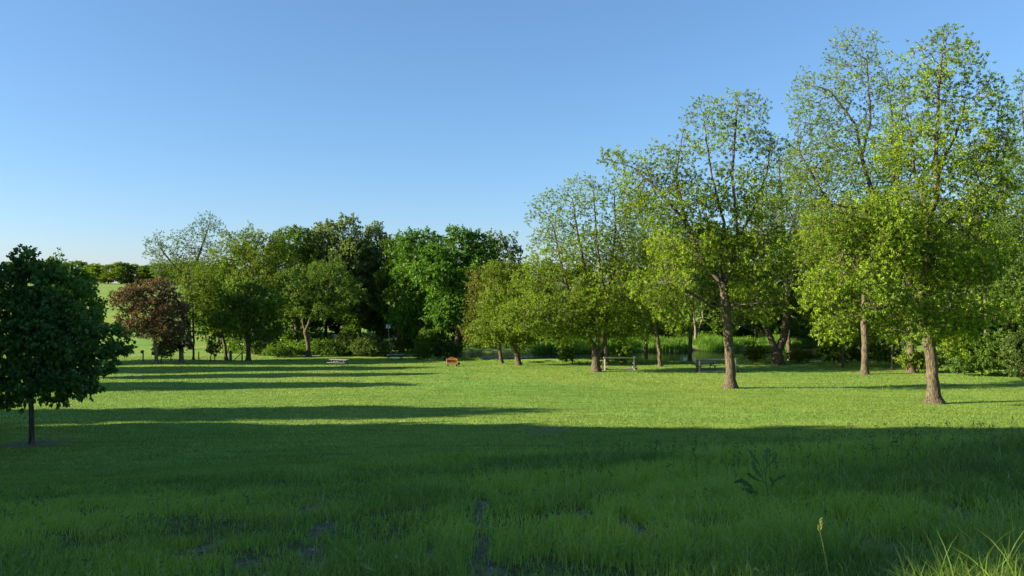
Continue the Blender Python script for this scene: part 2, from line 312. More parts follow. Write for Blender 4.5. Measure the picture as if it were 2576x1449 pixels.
# weeds along the near bank, reeds on the far bank
n = 30000; vx = rs.uniform(1150, 2620, n); e = np.interp(vx, [1150, 1300, 1400, 2000, 2300, 2620], [107, 103, 98, 93, 86, 73])
y = e + np.abs(rs.normal(0, 1.6, n)) - .4; x = (vx - CX) / F * y; cl = fbm(x / 1.5, y / 1.5, 51, 2)
h = (.14 + 1.0 * np.clip(cl - .42, 0, 1)) * rs.uniform(.5, 1.3, n)
V, Q, T, A = join([blades(x, y, h, .045 * rs.uniform(.6, 1.5, n), rs, .6, np.clip(cl * .5 + rs.uniform(0, .5, n), 0, .94))])
tag(link('bank_weeds', npmesh('bank_weeds', V, Q, T, M['tallgrass'], False, {'tint': A})), 'ragged tall weeds along the near edge of the creek', 'weeds', kind='stuff')
n = 60000; x = rs.uniform(3, 64, n); k, yc, hw = creek_d(x, x * 0 + 120); y = yc + hw * .93 + np.abs(rs.normal(0, 4.0, n)); cl = fbm(x / 3, y / 3, 61, 2)
keep = rs.uniform(0, 1, n) < np.clip((cl - .25) * 4, 0, 1); x, y, cl = x[keep], y[keep], cl[keep]; n = len(x)
M['reed'] = foliage('reed_green', [(0, (.08, .18, .02)), (.6, (.16, .34, .035)), (1, (.26, .40, .06))], .45)
h = (.5 + 2.2 * np.clip(cl - .15, 0, 1)) * rs.uniform(.55, 1.15, n)
V, Q, T, A = join([blades(x, y, h, .08 * rs.uniform(.5, 1.3, n), rs, .3, None, tilt=.15, z=np.maximum(gz(x, y), WZ - .1))])
tag(link('reeds', npmesh('reeds', V, Q, T, M['reed'], False, {'tint': A})), 'bright green reeds standing along the far bank of the creek', 'reeds', kind='stuff')
# wood chips and dead stalks on the bare patches
n = 60000; x, y = frustum(n, 4, 24, rs, .66); b = bare(x, y); keep = (b > .6) & (y > 4.2); x, y = x[keep], y[keep]; n = len(x)
L = rs.uniform(.015, .06, n); a = rs.uniform(0, np.pi, n); ww = rs.uniform(.004, .012, n); z = gz(x, y) + rs.uniform(.005, .03, n)
ca, sa = np.cos(a), np.sin(a); ti = rs.uniform(-.012, .012, n)
V = np.empty((n, 4, 3), np.float32)
for q, (u, v) in enumerate(((-.5, -.5), (.5, -.5), (.5, .5), (-.5, .5))): V[:, q] = np.stack([x + u * L * ca - v * ww * sa, y + u * L * sa + v * ww * ca, z + u * 2 * ti + abs(v) * .006], 1)
M['chips'] = foliage('wood_chip', [(0, (.08, .065, .05)), (.6, (.22, .18, .14)), (1, (.42, .36, .28))], .0, .02)
i = np.arange(n) * 4
tag(link('wood_chips', npmesh('wood_chips', V.reshape(-1, 3), np.stack([i, i + 1, i + 2, i + 3], 1), None, M['chips'], False, {'tint': np.repeat(rs.uniform(0, 1, n), 4)})), 'purplish brown wood chips and dead stalks on bare soil patches', 'wood chips', kind='stuff')
n = 5200; x, y = frustum(n, 4.2, 20, rs, .68); q = rs.uniform(0, 1, n) < np.clip((fbm(x * 1.1, y * 1.1, 101, 2) - .4) * 4, .05, 1); q &= y < tall_edge(x, y); x, y = x[q], y[q]
WC = (x, y)
# ------------------------------------------------------------------ trees
def colonize(P, par, A, step, kill, iters, rng, up=.05, jit=.22):
    P = [np.array(p, float) for p in P]; N = len(P); buf = np.zeros((60000, 3)); buf[:N] = P; par = list(par)
    near = np.zeros(len(A), int); dist = np.full(len(A), 1e9)
    for s in range(0, N, 200):
        d = np.linalg.norm(A[:, None] - buf[None, s:min(s + 200, N)], axis=2); j = d.argmin(1); dm = d[np.arange(len(A)), j]
        u = dm < dist; dist[u] = dm[u]; near[u] = j[u] + s
    cnt = np.zeros(60000, int); alive = dist > kill; A = A[alive]; near = near[alive]; dist = dist[alive]
    for it in range(iters):
        if len(A) == 0 or N > 58000: break
        un, inv = np.unique(near, return_inverse=True)
        v = norm(A - buf[near]); acc = np.zeros((len(un), 3)); np.add.at(acc, inv, v)
        d = norm(norm(acc) + rng.normal(0, jit, acc.shape) + np.array([0, 0, up]))
        new = buf[un] + d * step; m = len(un); buf[N:N + m] = new; par += un.tolist(); cnt[un] += 1
        D = ((A[:, None] - new[None]) ** 2).sum(2); j = D.argmin(1); dm = np.sqrt(D[np.arange(len(A)), j])
        u = dm < dist; dist[u] = dm[u]; near[u] = j[u] + N; N += m
        ok = (dist > kill) & (cnt[near] < 4); A, near, dist = A[ok], near[ok], dist[ok]
    return buf[:N].copy(), np.array(par)
def tube_mesh(P, par, Rd, childmain):
    n = len(P); d = np.zeros((n, 3)); d[1:] = norm(P[1:] - P[np.maximum(par[1:], 0)]); d[0] = (0, 0, 1)
    t = d.copy(); has = childmain >= 0; t[has] = norm(d[has] + d[childmain[has]])
    ref = np.array([.11, .98, .07])
    def frame(tt): u = norm(np.cross(tt, ref)); return u, np.cross(tt, u)
    Vs, Qs = [], []; o = 0
    idx = np.arange(1, n); idx = idx[par[1:] >= 0]; r = Rd[idx]
    for lo, hi, k in ((.11, 99, 14), (.035, .11, 7), (.013, .035, 5), (0, .013, 3)):
        s = idx[(r >= lo) & (r < hi)]
        if len(s) == 0: continue
        p = par[s]; mainc = childmain[p] == s
        tb = np.where(mainc[:, None], t[p], d[s]); rb = np.where(mainc, Rd[p], np.minimum(Rd[p], Rd[s] * 1.12))
        rb = np.where(mainc & (Rd[p] > Rd[s] * 1.7), Rd[s] * 1.5, rb)
        u0, v0 = frame(tb); u1, v1 = frame(t[s]); an = np.arange(k) * 2 * np.pi / k; c, q = np.cos(an), np.sin(an)
        r0 = P[p][:, None] + rb[:, None, None] * (u0[:, None] * c[None, :, None] + v0[:, None] * q[None, :, None])
        r1 = P[s][:, None] + Rd[s][:, None, None] * (u1[:, None] * c[None, :, None] + v1[:, None] * q[None, :, None])
        Vs.append(np.concatenate([r0, r1], 1).reshape(-1, 3)); m = len(s); b = (o + np.arange(m) * 2 * k)[:, None]; j = np.arange(k)[None]; j2 = (j + 1) % k
        Qs.append(np.stack([b + j, b + j2, b + k + j2, b + k + j], 2).reshape(-1, 4)); o += m * 2 * k
    return np.concatenate(Vs), np.concatenate(Qs)
KIND = {  # leaf length, width, leaves a tuft, shoots a node, shoot length, droop
    'ash':   dict(L=.165, W=.068, n=15, s=1.9, sl=.55, dr=.3, sp=.35),
    'dense': dict(L=.42, W=.22, n=10, s=4.2, sl=.85, dr=.3),
    'round': dict(L=.30, W=.15, n=9, s=4, sl=.6, dr=.3),
    'fine':  dict(L=.24, W=.11, n=9, s=3.4, sl=.55, dr=.2),
    'maple': dict(L=.125, W=.10, n=10, s=3.0, sl=.30, dr=.75),
    'far':   dict(L=.62, W=.36, n=9, s=4.5, sl=1.1, dr=.2),
    'shrub': dict(L=.19, W=.10, n=9, s=2.8, sl=.35, dr=.2),
}
def leaves(C, ax, sl, kd, rng, mult=1.0):
    n = max(1, int(round(kd['n'] * mult))); m = len(C); c = np.repeat(C, n, 0); a = np.repeat(ax, n, 0); s_ = np.repeat(sl, n)
    u = rng.uniform(0, 1, m * n) ** .7; start = c - a * (s_ * (1 - u) * kd.get('sp', .75))[:, None]
    d = norm(a * .55 + norm(rng.normal(0, 1, (m * n, 3))) * .95 - np.array([0, 0, kd['dr']]))
    sd_ = norm(np.cross(d, norm(rng.normal(0, 1, (m * n, 3))) + np.array([0, 0, .6])))
    L = kd['L'] * rng.uniform(.55, 1.2, m * n)[:, None]; W = kd['W'] * rng.uniform(.7, 1.2, m * n)[:, None]; up = np.array([0, 0, 1.])
    V = np.empty((m * n, 4, 3), np.float32)
    V[:, 0] = start; V[:, 1] = start + d * L * .5 + sd_ * W * .5 + up * L * .05; V[:, 2] = start + d * L - up * L * .12; V[:, 3] = start + d * L * .5 - sd_ * W * .5 + up * L * .05
    return V.reshape(-1, 3), m * n, n
def make_tree(name, label, cat, base, limbs, A, kind, mleaf, mbark, r0, seed=1, step=None, kill=None, up=.06, group=None, mult=1.0, tips=3, rtip=.007, flare=.7, smult=1.0, jit=.28, iters=110, leafdrop=None):
    """base: world point; limbs: polylines relative to base; A: attractors relative to base"""
    rng = np.random.default_rng(seed); H = max(A[:, 2].max(), 1); step = step or H * .022; kill = kill or step * 1.6
    P = [np.zeros(3)]; par = [-1]
    for li, pl in enumerate(limbs):
        pl = [np.array(q, float) for q in pl]
        if li == 0: cur = 0
        else:
            dd = np.linalg.norm(np.array(P) - pl[0], axis=1); cur = int(dd.argmin()); pl = pl[1:]
        for q in pl:
            dv = q - P[cur]; m = max(1, int(round(np.linalg.norm(dv) / step))); a0 = P[cur].copy()
            for k_ in range(1, m + 1):
                wob = rng.normal(0, step * .05, 3) if k_ < m else 0
                P.append(a0 + dv * k_ / m + wob); par.append(cur); cur = len(P) - 1
    nl = len(P)
    P, par = colonize(P, par, A, step, kill, iters, rng, up, jit)
    n = len(P); cnt = np.zeros(n); nch = np.zeros(n, int); np.add.at(nch, par[1:], 1); best = np.full(n, -1); bv = np.zeros(n)
    for i in range(n - 1, 0, -1):
        if nch[i] == 0: cnt[i] = 1
        p = par[i]; cnt[p] += cnt[i]
        if cnt[i] > bv[p]: bv[p] = cnt[i]; best[p] = i
    cnt = np.maximum(cnt, 1); ex = math.log(max(cnt[0], 3)) / math.log(r0 / rtip); Rd = rtip * cnt ** (1 / ex)
    zz = P[:, 2] - P[0, 2]; fl = 1 + flare * np.exp(-np.maximum(zz, 0) / max(r0 * 1.1, .15)) * (np.linalg.norm(P[:, :2], axis=1) < r0 * 3 + .3); Rd = Rd * fl
    # bumps along thick wood
    V1, Q1 = tube_mesh(P, par, Rd, best)
    # shoots carry the leaves
    kd = KIND[kind]; cand = np.where((cnt <= tips) & (np.arange(n) >= nl))[0]
    if leafdrop is not None: cand = cand[rng.uniform(0, 1, len(cand)) > leafdrop(P[cand])]
    ns = kd['s'] * smult
    if kind == 'ash': ns = ns * np.interp(P[cand][:, 2] / H, [.2, .5, .72, 1], [2.3, 2.0, 1.15, .9])
    rep = np.floor(ns + rng.uniform(0, 1, len(cand))).astype(int); rep = np.where(nch[cand] == 0, np.maximum(rep, 1), rep)
    S = np.repeat(cand, rep); d = norm(P[S] - P[par[S]]); sl = kd['sl'] * rng.uniform(.5, 1.3, len(S))
    ax = norm(d * .6 + norm(rng.normal(0, 1, d.shape)) * .8 + np.array([0, 0, .12])); E = P[S] + ax * sl[:, None]
    u, v = norm(np.cross(ax, np.array([.1, .9, .2]))), None; v = np.cross(ax, u); rt = rtip * .75
    an = np.arange(3) * 2 * np.pi / 3; r_ = P[S][:, None] + rt * (u[:, None] * np.cos(an)[None, :, None] + v[:, None] * np.sin(an)[None, :, None])
    Vs = np.concatenate([r_, E[:, None]], 1).reshape(-1, 3); b = len(V1) + np.arange(len(S)) * 4
    Ts = np.concatenate([np.stack([b + j, b + (j + 1) % 3, b + 3], 1) for j in range(3)])
    root = empty(name, base); tag(root, label, cat, group)
    me = npmesh('trunk', np.concatenate([V1, Vs]), Q1, Ts, mbark, True); link('trunk', me, root)
    VL, nq, npt = leaves(E, ax, sl, kd, rng, mult); b = np.arange(nq) * 4
    tuft = np.repeat(rng.uniform(0, 1, len(E)), npt) * .55 + rng.uniform(0, 1, nq) * .45
    big = fbm(VL[::4, 0] / 1.5 + VL[::4, 1] * .3, VL[::4, 2] / 1.5, seed); tuft = np.clip(tuft + (big - .5) * .7, 0, 1)
    link('crown', npmesh('crown', VL, np.stack([b, b + 1, b + 2, b + 3], 1), None, mleaf, False, {'tint': np.repeat(tuft, 4)}), root)
    return root
CL = {'ash': (2.6, -.35), 'dense': (4.5, -.5), 'round': (2.6, -.45), 'fine': (2.6, -.4), 'maple': (1.2, -.25), 'shrub': (1.2, -.5)}
KN = {'ash': 2.4, 'dense': 2.2, 'round': 1.8, 'fine': 1.8, 'maple': 1.3, 'shrub': 1.3}
def clumps(A, lam, rng, thr):
    f = np.zeros(len(A))
    for k_ in range(7): d = norm(rng.normal(0, 1, 3)); f = f + np.sin(A @ d * 2 * np.pi / (lam * rng.uniform(.7, 1.4)) + rng.uniform(0, 6.28))
    return A[f / 7 ** .5 > thr]
def blobs_pts(blobs, D, base, n, rng, shell=.42):
    out = []; vol = [b[2] * b[3] * (b[5] if len(b) > 5 and b[5] else b[2] * D / F) for b in blobs]; vol = np.array(vol) / sum(vol)
    for b, f in zip(blobs, vol):
        dy = b[4] if len(b) > 4 else 0; d_ = D + dy; c = np.array([(b[0] - CX) / F * d_, d_, -(b[1] - CY) / F * d_]) - np.array(base)
        rx, rz = b[2] / F * d_, b[3] / F * d_; rd = b[5] if len(b) > 5 and b[5] else rx; m = int(n * f) + 1
        u = norm(rng.normal(0, 1, (m, 3))) * (rng.uniform(0, 1, m) ** shell * np.where(rng.uniform(0, 1, m) < .05, rng.uniform(1.05, 1.3, m), 1))[:, None]
        out.append(c + u * np.array([rx, rd, rz]))
    A = np.concatenate(out); return A[A[:, 2] > .35]
def T(name, label, cat, vx, D, r0, limbs, blobs, kind, leaf, n=1500, brk='bark', seed=1, **kw):
    base = at(vx, D); rng = np.random.default_rng(seed + 100); n = int(n * KN[kind])
    if 'step' in kw: kw['step'] *= .85; kw['kill'] = kw['step'] * 1.4
    kw.setdefault('tips', 4)
    A = blobs_pts(blobs, D, base, n, rng)
    A = clumps(A, kw.pop('lam', CL[kind][0]), rng, kw.pop('thr', CL[kind][1]))
    LL = []
    for pl in limbs:
        q = []
        for pt in pl:
            d_ = D + (pt[2] if len(pt) > 2 else 0); q.append(((pt[0] - CX) / F * d_ - base.x, d_ - base.y, -(pt[1] - CY) / F * d_ - base.z))
        LL.append(q)
    if not LL:
        c = A.mean(0); LL = [[(0, 0, min(.8, c[2] * .3)), (c[0] * .5, c[1] * .5, c[2] * .6), tuple(c)]]
    o = make_tree(name, label, cat, base, LL, A, kind, M[leaf], M[brk], r0, seed, **kw); return o
def copy_tree(o, label, loc, s, rz):
    c = o.copy(); col.objects.link(c); c['label'] = label; c.location = loc; c.scale = s; c.rotation_euler = (0, 0, rz)
    for ch in o.children:
        d = ch.copy(); col.objects.link(d); d.parent = c
    return c
# --- the big trees on the right -------------------------------------------------
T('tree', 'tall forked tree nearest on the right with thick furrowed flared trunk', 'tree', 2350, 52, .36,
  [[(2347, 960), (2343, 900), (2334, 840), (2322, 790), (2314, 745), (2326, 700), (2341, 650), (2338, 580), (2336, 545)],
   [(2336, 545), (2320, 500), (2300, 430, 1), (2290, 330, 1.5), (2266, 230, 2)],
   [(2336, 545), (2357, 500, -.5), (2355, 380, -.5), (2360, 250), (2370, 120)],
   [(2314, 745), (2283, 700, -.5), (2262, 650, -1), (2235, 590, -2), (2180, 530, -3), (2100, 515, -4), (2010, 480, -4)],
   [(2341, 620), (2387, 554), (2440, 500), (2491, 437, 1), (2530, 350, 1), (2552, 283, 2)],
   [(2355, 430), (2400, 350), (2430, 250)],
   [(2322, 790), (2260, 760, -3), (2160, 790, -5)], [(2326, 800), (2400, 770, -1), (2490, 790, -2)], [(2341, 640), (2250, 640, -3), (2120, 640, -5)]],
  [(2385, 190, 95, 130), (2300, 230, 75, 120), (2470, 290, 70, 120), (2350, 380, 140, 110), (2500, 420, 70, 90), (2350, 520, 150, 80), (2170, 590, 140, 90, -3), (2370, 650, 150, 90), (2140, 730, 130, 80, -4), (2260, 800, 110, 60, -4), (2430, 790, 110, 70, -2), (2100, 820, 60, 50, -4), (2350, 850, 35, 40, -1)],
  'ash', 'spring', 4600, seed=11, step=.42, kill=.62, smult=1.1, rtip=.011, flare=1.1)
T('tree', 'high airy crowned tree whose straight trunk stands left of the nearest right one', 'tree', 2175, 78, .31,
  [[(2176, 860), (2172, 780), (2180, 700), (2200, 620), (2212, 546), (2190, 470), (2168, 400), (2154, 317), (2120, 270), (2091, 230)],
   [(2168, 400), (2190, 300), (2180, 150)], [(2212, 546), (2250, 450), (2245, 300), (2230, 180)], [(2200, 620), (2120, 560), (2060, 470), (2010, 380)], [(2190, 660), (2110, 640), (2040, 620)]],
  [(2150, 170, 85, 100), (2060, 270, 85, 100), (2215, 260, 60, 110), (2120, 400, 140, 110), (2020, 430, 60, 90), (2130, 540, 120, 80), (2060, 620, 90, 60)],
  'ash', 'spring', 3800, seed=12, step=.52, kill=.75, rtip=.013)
T('tree', 'big spreading tree alone on the lawn with straight brown trunk and low fork', 'tree', 1836, 62, .36,
  [[(1838, 930), (1832, 850), (1826, 770), (1820, 720), (1840, 665), (1856, 600), (1850, 530), (1842, 430), (1850, 330), (1856, 240)],
   [(1820, 720), (1790, 680), (1760, 640, -1), (1725, 560, -1), (1660, 480, -2), (1590, 420, -2), (1515, 398, -2)],
   [(1820, 715), (1810, 660, 1), (1822, 560, 1), (1790, 440, 1), (1770, 300, 1)], [(1856, 600), (1900, 520), (1930, 430), (1940, 340)],
   [(1826, 770), (1790, 770, -1), (1740, 738, -2), (1680, 712, -3)], [(1828, 772), (1880, 765, -1), (1930, 762, -2)], [(1725, 560), (1700, 440), (1720, 320)], [(1845, 650), (1900, 620, -2), (1960, 560, -3)]],
  [(1858, 320, 80, 95), (1775, 330, 70, 90), (1920, 370, 55, 80), (1660, 420, 95, 60), (1560, 405, 50, 45), (1700, 510, 130, 80), (1870, 490, 110, 90), (1590, 500, 60, 60), (1740, 620, 120, 70), (1890, 630, 110, 80), (1670, 720, 90, 60, -2), (1900, 720, 80, 50), (1700, 790, 60, 35, -2), (1930, 785, 60, 35, -1)],
  'ash', 'spring', 4300, seed=13, step=.46, kill=.68, rtip=.012, flare=1.0)
T('tree', 'broad many stemmed tree left of the pale rail frame, trunks splayed from one base', 'tree', 1500, 82, .38,
  [[(1499, 900), (1492, 870), (1478, 835), (1462, 812), (1440, 760), (1415, 680), (1395, 580)],
   [(1498, 895), (1508, 840), (1502, 780), (1475, 690), (1455, 600), (1440, 500)], [(1504, 850), (1520, 740), (1503, 620), (1492, 480)],
   [(1498, 900), (1522, 862), (1526, 800), (1535, 700), (1548, 580), (1545, 480)], [(1466, 815), (1430, 812, -1), (1380, 800, -2), (1320, 790, -3)], [(1526, 800), (1570, 780), (1620, 790)], [(1504, 800), (1430, 760), (1370, 730)]],
  [(1385, 540, 65, 65), (1470, 500, 80, 60), (1560, 510, 75, 80), (1440, 610, 110, 80), (1550, 640, 100, 80), (1370, 700, 80, 60), (1500, 740, 130, 70), (1350, 790, 110, 50, -2), (1450, 820, 90, 40, -1), (1590, 790, 70, 60), (1400, 840, 60, 30, -1), (1590, 845, 45, 25)],
  'ash', 'spring', 5000, seed=14, step=.48, kill=.70, rtip=.012)
T('tree', 'slim tree rising directly behind the left post of the pale rail frame', 'tree', 1527, 92, .24, [[(1525, 880), (1515, 850), (1528, 780), (1540, 700), (1560, 600)], [(1516, 855), (1535, 830), (1560, 780)]],
  [(1570, 600, 70, 70), (1610, 690, 60, 80), (1560, 780, 70, 50)], 'ash', 'springcool', 1500, seed=15, step=.5, rtip=.009)
T('tree', 'small leaning yellow green tree at the creek edge right of the orange bench', 'tree', 1305, 93, .30, [[(1300, 890), (1290, 868), (1278, 845), (1262, 790), (1250, 740)], [(1280, 850), (1310, 780), (1330, 720)], [(1278, 845), (1230, 830), (1190, 830)]],
  [(1265, 770, 70, 60), (1320, 720, 75, 55), (1230, 830, 60, 38), (1300, 830, 80, 40), (1380, 790, 60, 60), (1260, 690, 50, 40)], 'fine', 'lime', 2600, seed=16, step=.42, rtip=.008)
T('tree', 'olive brown budding tree at the left end of the creek side row', 'tree', 1262, 99, .22, [[(1255, 860), (1235, 800), (1215, 720)]],
  [(1205, 770, 38, 90), (1235, 720, 50, 60), (1190, 840, 32, 30), (1270, 700, 40, 40)], 'fine', 'olive', 1500, seed=17, step=.42, rtip=.008)
T('tree', 'slender leaning tree midway between the two log rail frames', 'tree', 1661, 90, .21, [[(1658, 880), (1652, 840), (1643, 795), (1630, 740), (1640, 660)], [(1640, 780), (1600, 740), (1570, 730)]],
  [(1640, 680, 70, 60), (1600, 770, 60, 60), (1670, 760, 60, 50), (1640, 600, 60, 50), (1700, 820, 45, 30), (1615, 840, 35, 22)], 'ash', 'spring', 1700, seed=18, step=.48, rtip=.009)
T('tree', 'thin straight trunked tree seen through the pale rail frame', 'tree', 1573, 95, .16, [[(1572, 870), (1568, 800), (1580, 740)]], [(1590, 760, 60, 60), (1560, 830, 40, 25)], 'ash', 'springcool', 900, seed=19, step=.5, rtip=.009)
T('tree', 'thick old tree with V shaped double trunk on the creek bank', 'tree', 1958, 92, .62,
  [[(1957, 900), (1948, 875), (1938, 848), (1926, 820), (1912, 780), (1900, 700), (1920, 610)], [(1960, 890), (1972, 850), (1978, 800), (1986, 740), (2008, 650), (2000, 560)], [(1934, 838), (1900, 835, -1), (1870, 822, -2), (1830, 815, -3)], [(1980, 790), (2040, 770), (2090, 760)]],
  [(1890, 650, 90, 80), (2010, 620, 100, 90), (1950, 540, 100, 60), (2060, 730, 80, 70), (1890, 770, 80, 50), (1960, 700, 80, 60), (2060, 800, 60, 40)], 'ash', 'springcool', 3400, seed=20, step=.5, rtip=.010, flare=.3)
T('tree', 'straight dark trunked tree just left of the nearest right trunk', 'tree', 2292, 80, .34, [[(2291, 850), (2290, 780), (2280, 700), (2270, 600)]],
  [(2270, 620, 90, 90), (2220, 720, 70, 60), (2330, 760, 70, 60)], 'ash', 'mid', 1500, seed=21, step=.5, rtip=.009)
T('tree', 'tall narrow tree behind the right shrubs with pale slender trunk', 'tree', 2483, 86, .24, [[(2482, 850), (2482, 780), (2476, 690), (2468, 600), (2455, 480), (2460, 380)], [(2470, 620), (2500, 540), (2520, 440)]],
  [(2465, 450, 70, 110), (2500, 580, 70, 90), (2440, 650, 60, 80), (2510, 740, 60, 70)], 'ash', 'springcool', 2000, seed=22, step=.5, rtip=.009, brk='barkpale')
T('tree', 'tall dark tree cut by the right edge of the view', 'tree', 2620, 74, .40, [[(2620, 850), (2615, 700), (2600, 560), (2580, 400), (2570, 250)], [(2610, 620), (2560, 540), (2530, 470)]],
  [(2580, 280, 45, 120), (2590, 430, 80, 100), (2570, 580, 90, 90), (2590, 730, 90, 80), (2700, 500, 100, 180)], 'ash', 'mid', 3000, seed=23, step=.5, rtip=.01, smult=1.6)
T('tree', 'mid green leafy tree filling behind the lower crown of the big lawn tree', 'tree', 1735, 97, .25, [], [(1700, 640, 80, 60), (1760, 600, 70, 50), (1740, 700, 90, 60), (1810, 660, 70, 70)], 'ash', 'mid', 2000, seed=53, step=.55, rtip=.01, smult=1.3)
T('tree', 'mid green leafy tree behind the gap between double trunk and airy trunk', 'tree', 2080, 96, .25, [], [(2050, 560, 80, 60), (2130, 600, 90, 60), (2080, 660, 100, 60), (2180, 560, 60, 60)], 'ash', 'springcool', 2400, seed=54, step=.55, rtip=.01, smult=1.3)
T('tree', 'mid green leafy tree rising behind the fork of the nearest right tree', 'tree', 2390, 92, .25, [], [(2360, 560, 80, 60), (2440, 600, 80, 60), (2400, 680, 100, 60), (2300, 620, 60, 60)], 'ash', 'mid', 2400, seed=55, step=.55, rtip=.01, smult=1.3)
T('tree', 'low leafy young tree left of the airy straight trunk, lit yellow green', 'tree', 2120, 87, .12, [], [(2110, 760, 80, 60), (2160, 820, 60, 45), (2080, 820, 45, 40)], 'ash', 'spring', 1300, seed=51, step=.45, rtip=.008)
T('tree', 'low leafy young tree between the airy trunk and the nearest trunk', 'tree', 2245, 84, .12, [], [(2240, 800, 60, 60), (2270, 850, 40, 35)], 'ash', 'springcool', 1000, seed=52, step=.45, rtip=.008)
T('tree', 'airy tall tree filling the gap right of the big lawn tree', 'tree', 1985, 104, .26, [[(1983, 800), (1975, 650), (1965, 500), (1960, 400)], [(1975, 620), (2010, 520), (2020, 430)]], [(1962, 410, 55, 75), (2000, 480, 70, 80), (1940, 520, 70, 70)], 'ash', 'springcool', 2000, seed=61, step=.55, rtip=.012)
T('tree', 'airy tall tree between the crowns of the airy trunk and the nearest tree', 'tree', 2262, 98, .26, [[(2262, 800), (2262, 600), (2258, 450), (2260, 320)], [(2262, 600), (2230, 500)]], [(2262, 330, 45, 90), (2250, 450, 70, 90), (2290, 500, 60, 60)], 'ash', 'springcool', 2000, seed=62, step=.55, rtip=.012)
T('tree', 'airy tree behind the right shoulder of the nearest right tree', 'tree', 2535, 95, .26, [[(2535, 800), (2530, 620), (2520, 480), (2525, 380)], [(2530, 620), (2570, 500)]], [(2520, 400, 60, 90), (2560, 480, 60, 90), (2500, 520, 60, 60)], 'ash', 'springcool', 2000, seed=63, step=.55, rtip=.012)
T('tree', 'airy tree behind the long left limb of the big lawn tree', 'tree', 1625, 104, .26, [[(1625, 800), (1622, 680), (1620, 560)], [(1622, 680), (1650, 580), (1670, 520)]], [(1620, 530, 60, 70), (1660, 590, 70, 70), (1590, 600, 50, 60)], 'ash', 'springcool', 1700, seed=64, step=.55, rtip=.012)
T('sapling', 'bright young sapling at the lawn edge right of the nearest trunk', 'sapling', 2408, 77, .05, [], [(2405, 860, 42, 38), (2440, 880, 30, 25)], 'shrub', 'spring', 700, seed=24, step=.25, rtip=.005)
T('tree', 'pale slim trunked tree across the creek between reeds and dark woods', 'tree', 1752, 136, .26, [[(1750, 840), (1745, 790), (1750, 700)], [(1750, 850), (1768, 800), (1765, 720)]], [(1750, 680, 60, 70), (1780, 740, 40, 50)], 'dense', 'dark', 900, seed=25, step=.7, brk='barkpale', rtip=.012)
# --- the woods in the middle ---------------------------------------------------
T('tree', 'vivid green round topped tree with dense leaves in the middle woods', 'tree', 1060, 119, .36, [], [(1055, 620, 62, 42), (1035, 690, 50, 50), (1080, 700, 60, 60), (1050, 790, 70, 60)], 'dense', 'vivid', 1700, seed=31, step=.75, rtip=.012)
T('tree', 'bright green tree with ragged pointed top right of the round vivid one', 'tree', 1150, 110, .34, [], [(1160, 610, 50, 42), (1110, 650, 55, 40), (1210, 640, 45, 45), (1080, 690, 60, 30, -3), (1150, 700, 80, 60), (1140, 780, 70, 60), (1210, 760, 50, 80)], 'dense', 'vivid', 2200, seed=32, step=.7, rtip=.012)
T('tree', 'dark tree with bare upright twigs right of the bright ragged one', 'tree', 1262, 141, .35, [[(1262, 800), (1255, 700), (1250, 600)], [(1256, 720), (1275, 640), (1290, 600)]], [(1245, 620, 38, 35), (1290, 630, 32, 42), (1260, 710, 70, 50)], 'dense', 'dark', 900, seed=33, step=.75, rtip=.014, smult=.7)
T('tree', 'tall dark willowy tree forming the highest peak of the left woods', 'tree', 868, 134, .45, [], [(876, 580, 35, 40), (830, 600, 60, 45), (870, 650, 90, 55), (800, 660, 50, 50), (880, 740, 90, 60)], 'dense', 'willow', 2200, seed=34, step=.75, rtip=.012)
T('tree', 'mid green tree filling the dip left of the round vivid one', 'tree', 1002, 132, .3, [], [(1000, 630, 42, 36), (995, 690, 50, 50), (1010, 760, 60, 50)], 'dense', 'mid', 1000, seed=56, step=.75, rtip=.012)
T('tree', 'grey green willowy tree right of the highest woodland peak', 'tree', 952, 138, .40, [], [(945, 600, 42, 40), (975, 660, 50, 55), (930, 700, 60, 60), (960, 780, 70, 60)], 'dense', 'willow', 1400, seed=35, step=.75, rtip=.012)
T('tree', 'dark green tree between the yellow green tree and the highest peak', 'tree', 745, 132, .35, [], [(745, 620, 50, 52), (770, 690, 60, 60), (730, 760, 60, 50)], 'dense', 'mid', 1300, seed=36, step=.75, rtip=.012)
T('tree', 'wide yellow green tree in the left woods above the cool green one', 'tree', 640, 117, .40, [], [(585, 630, 55, 48), (650, 625, 70, 52), (705, 650, 50, 50), (540, 690, 60, 45), (640, 710, 110, 50), (680, 760, 60, 50)], 'fine', 'lime', 3000, seed=37, step=.6, rtip=.011, smult=1.3)
T('tree', 'airy open crowned tree highest on the left against the sky', 'tree', 478, 126, .35, [[(474, 820), (468, 730), (448, 680), (415, 640), (395, 610)], [(470, 740), (490, 670), (515, 600), (530, 550)]], [(520, 580, 45, 45), (470, 610, 40, 40), (405, 620, 45, 38), (430, 670, 55, 40), (510, 660, 50, 50), (400, 610, 25, 20)], 'ash', 'springcool', 1900, seed=38, step=.6, rtip=.012, smult=1.5)
T('tree', 'olive leaved tree with twisting sunlit trunk behind the left picnic table', 'tree', 776, 113, .30, [[(776, 872), (771, 845), (762, 810), (752, 765), (725, 720)], [(768, 835), (786, 790), (800, 760), (840, 710)], [(762, 800), (720, 790), (700, 770)]],
  [(750, 715, 60, 45), (820, 690, 60, 40), (860, 740, 60, 45), (800, 770, 70, 40), (720, 760, 40, 40)], 'fine', 'mid', 2000, seed=39, step=.55, rtip=.010, smult=1.2)
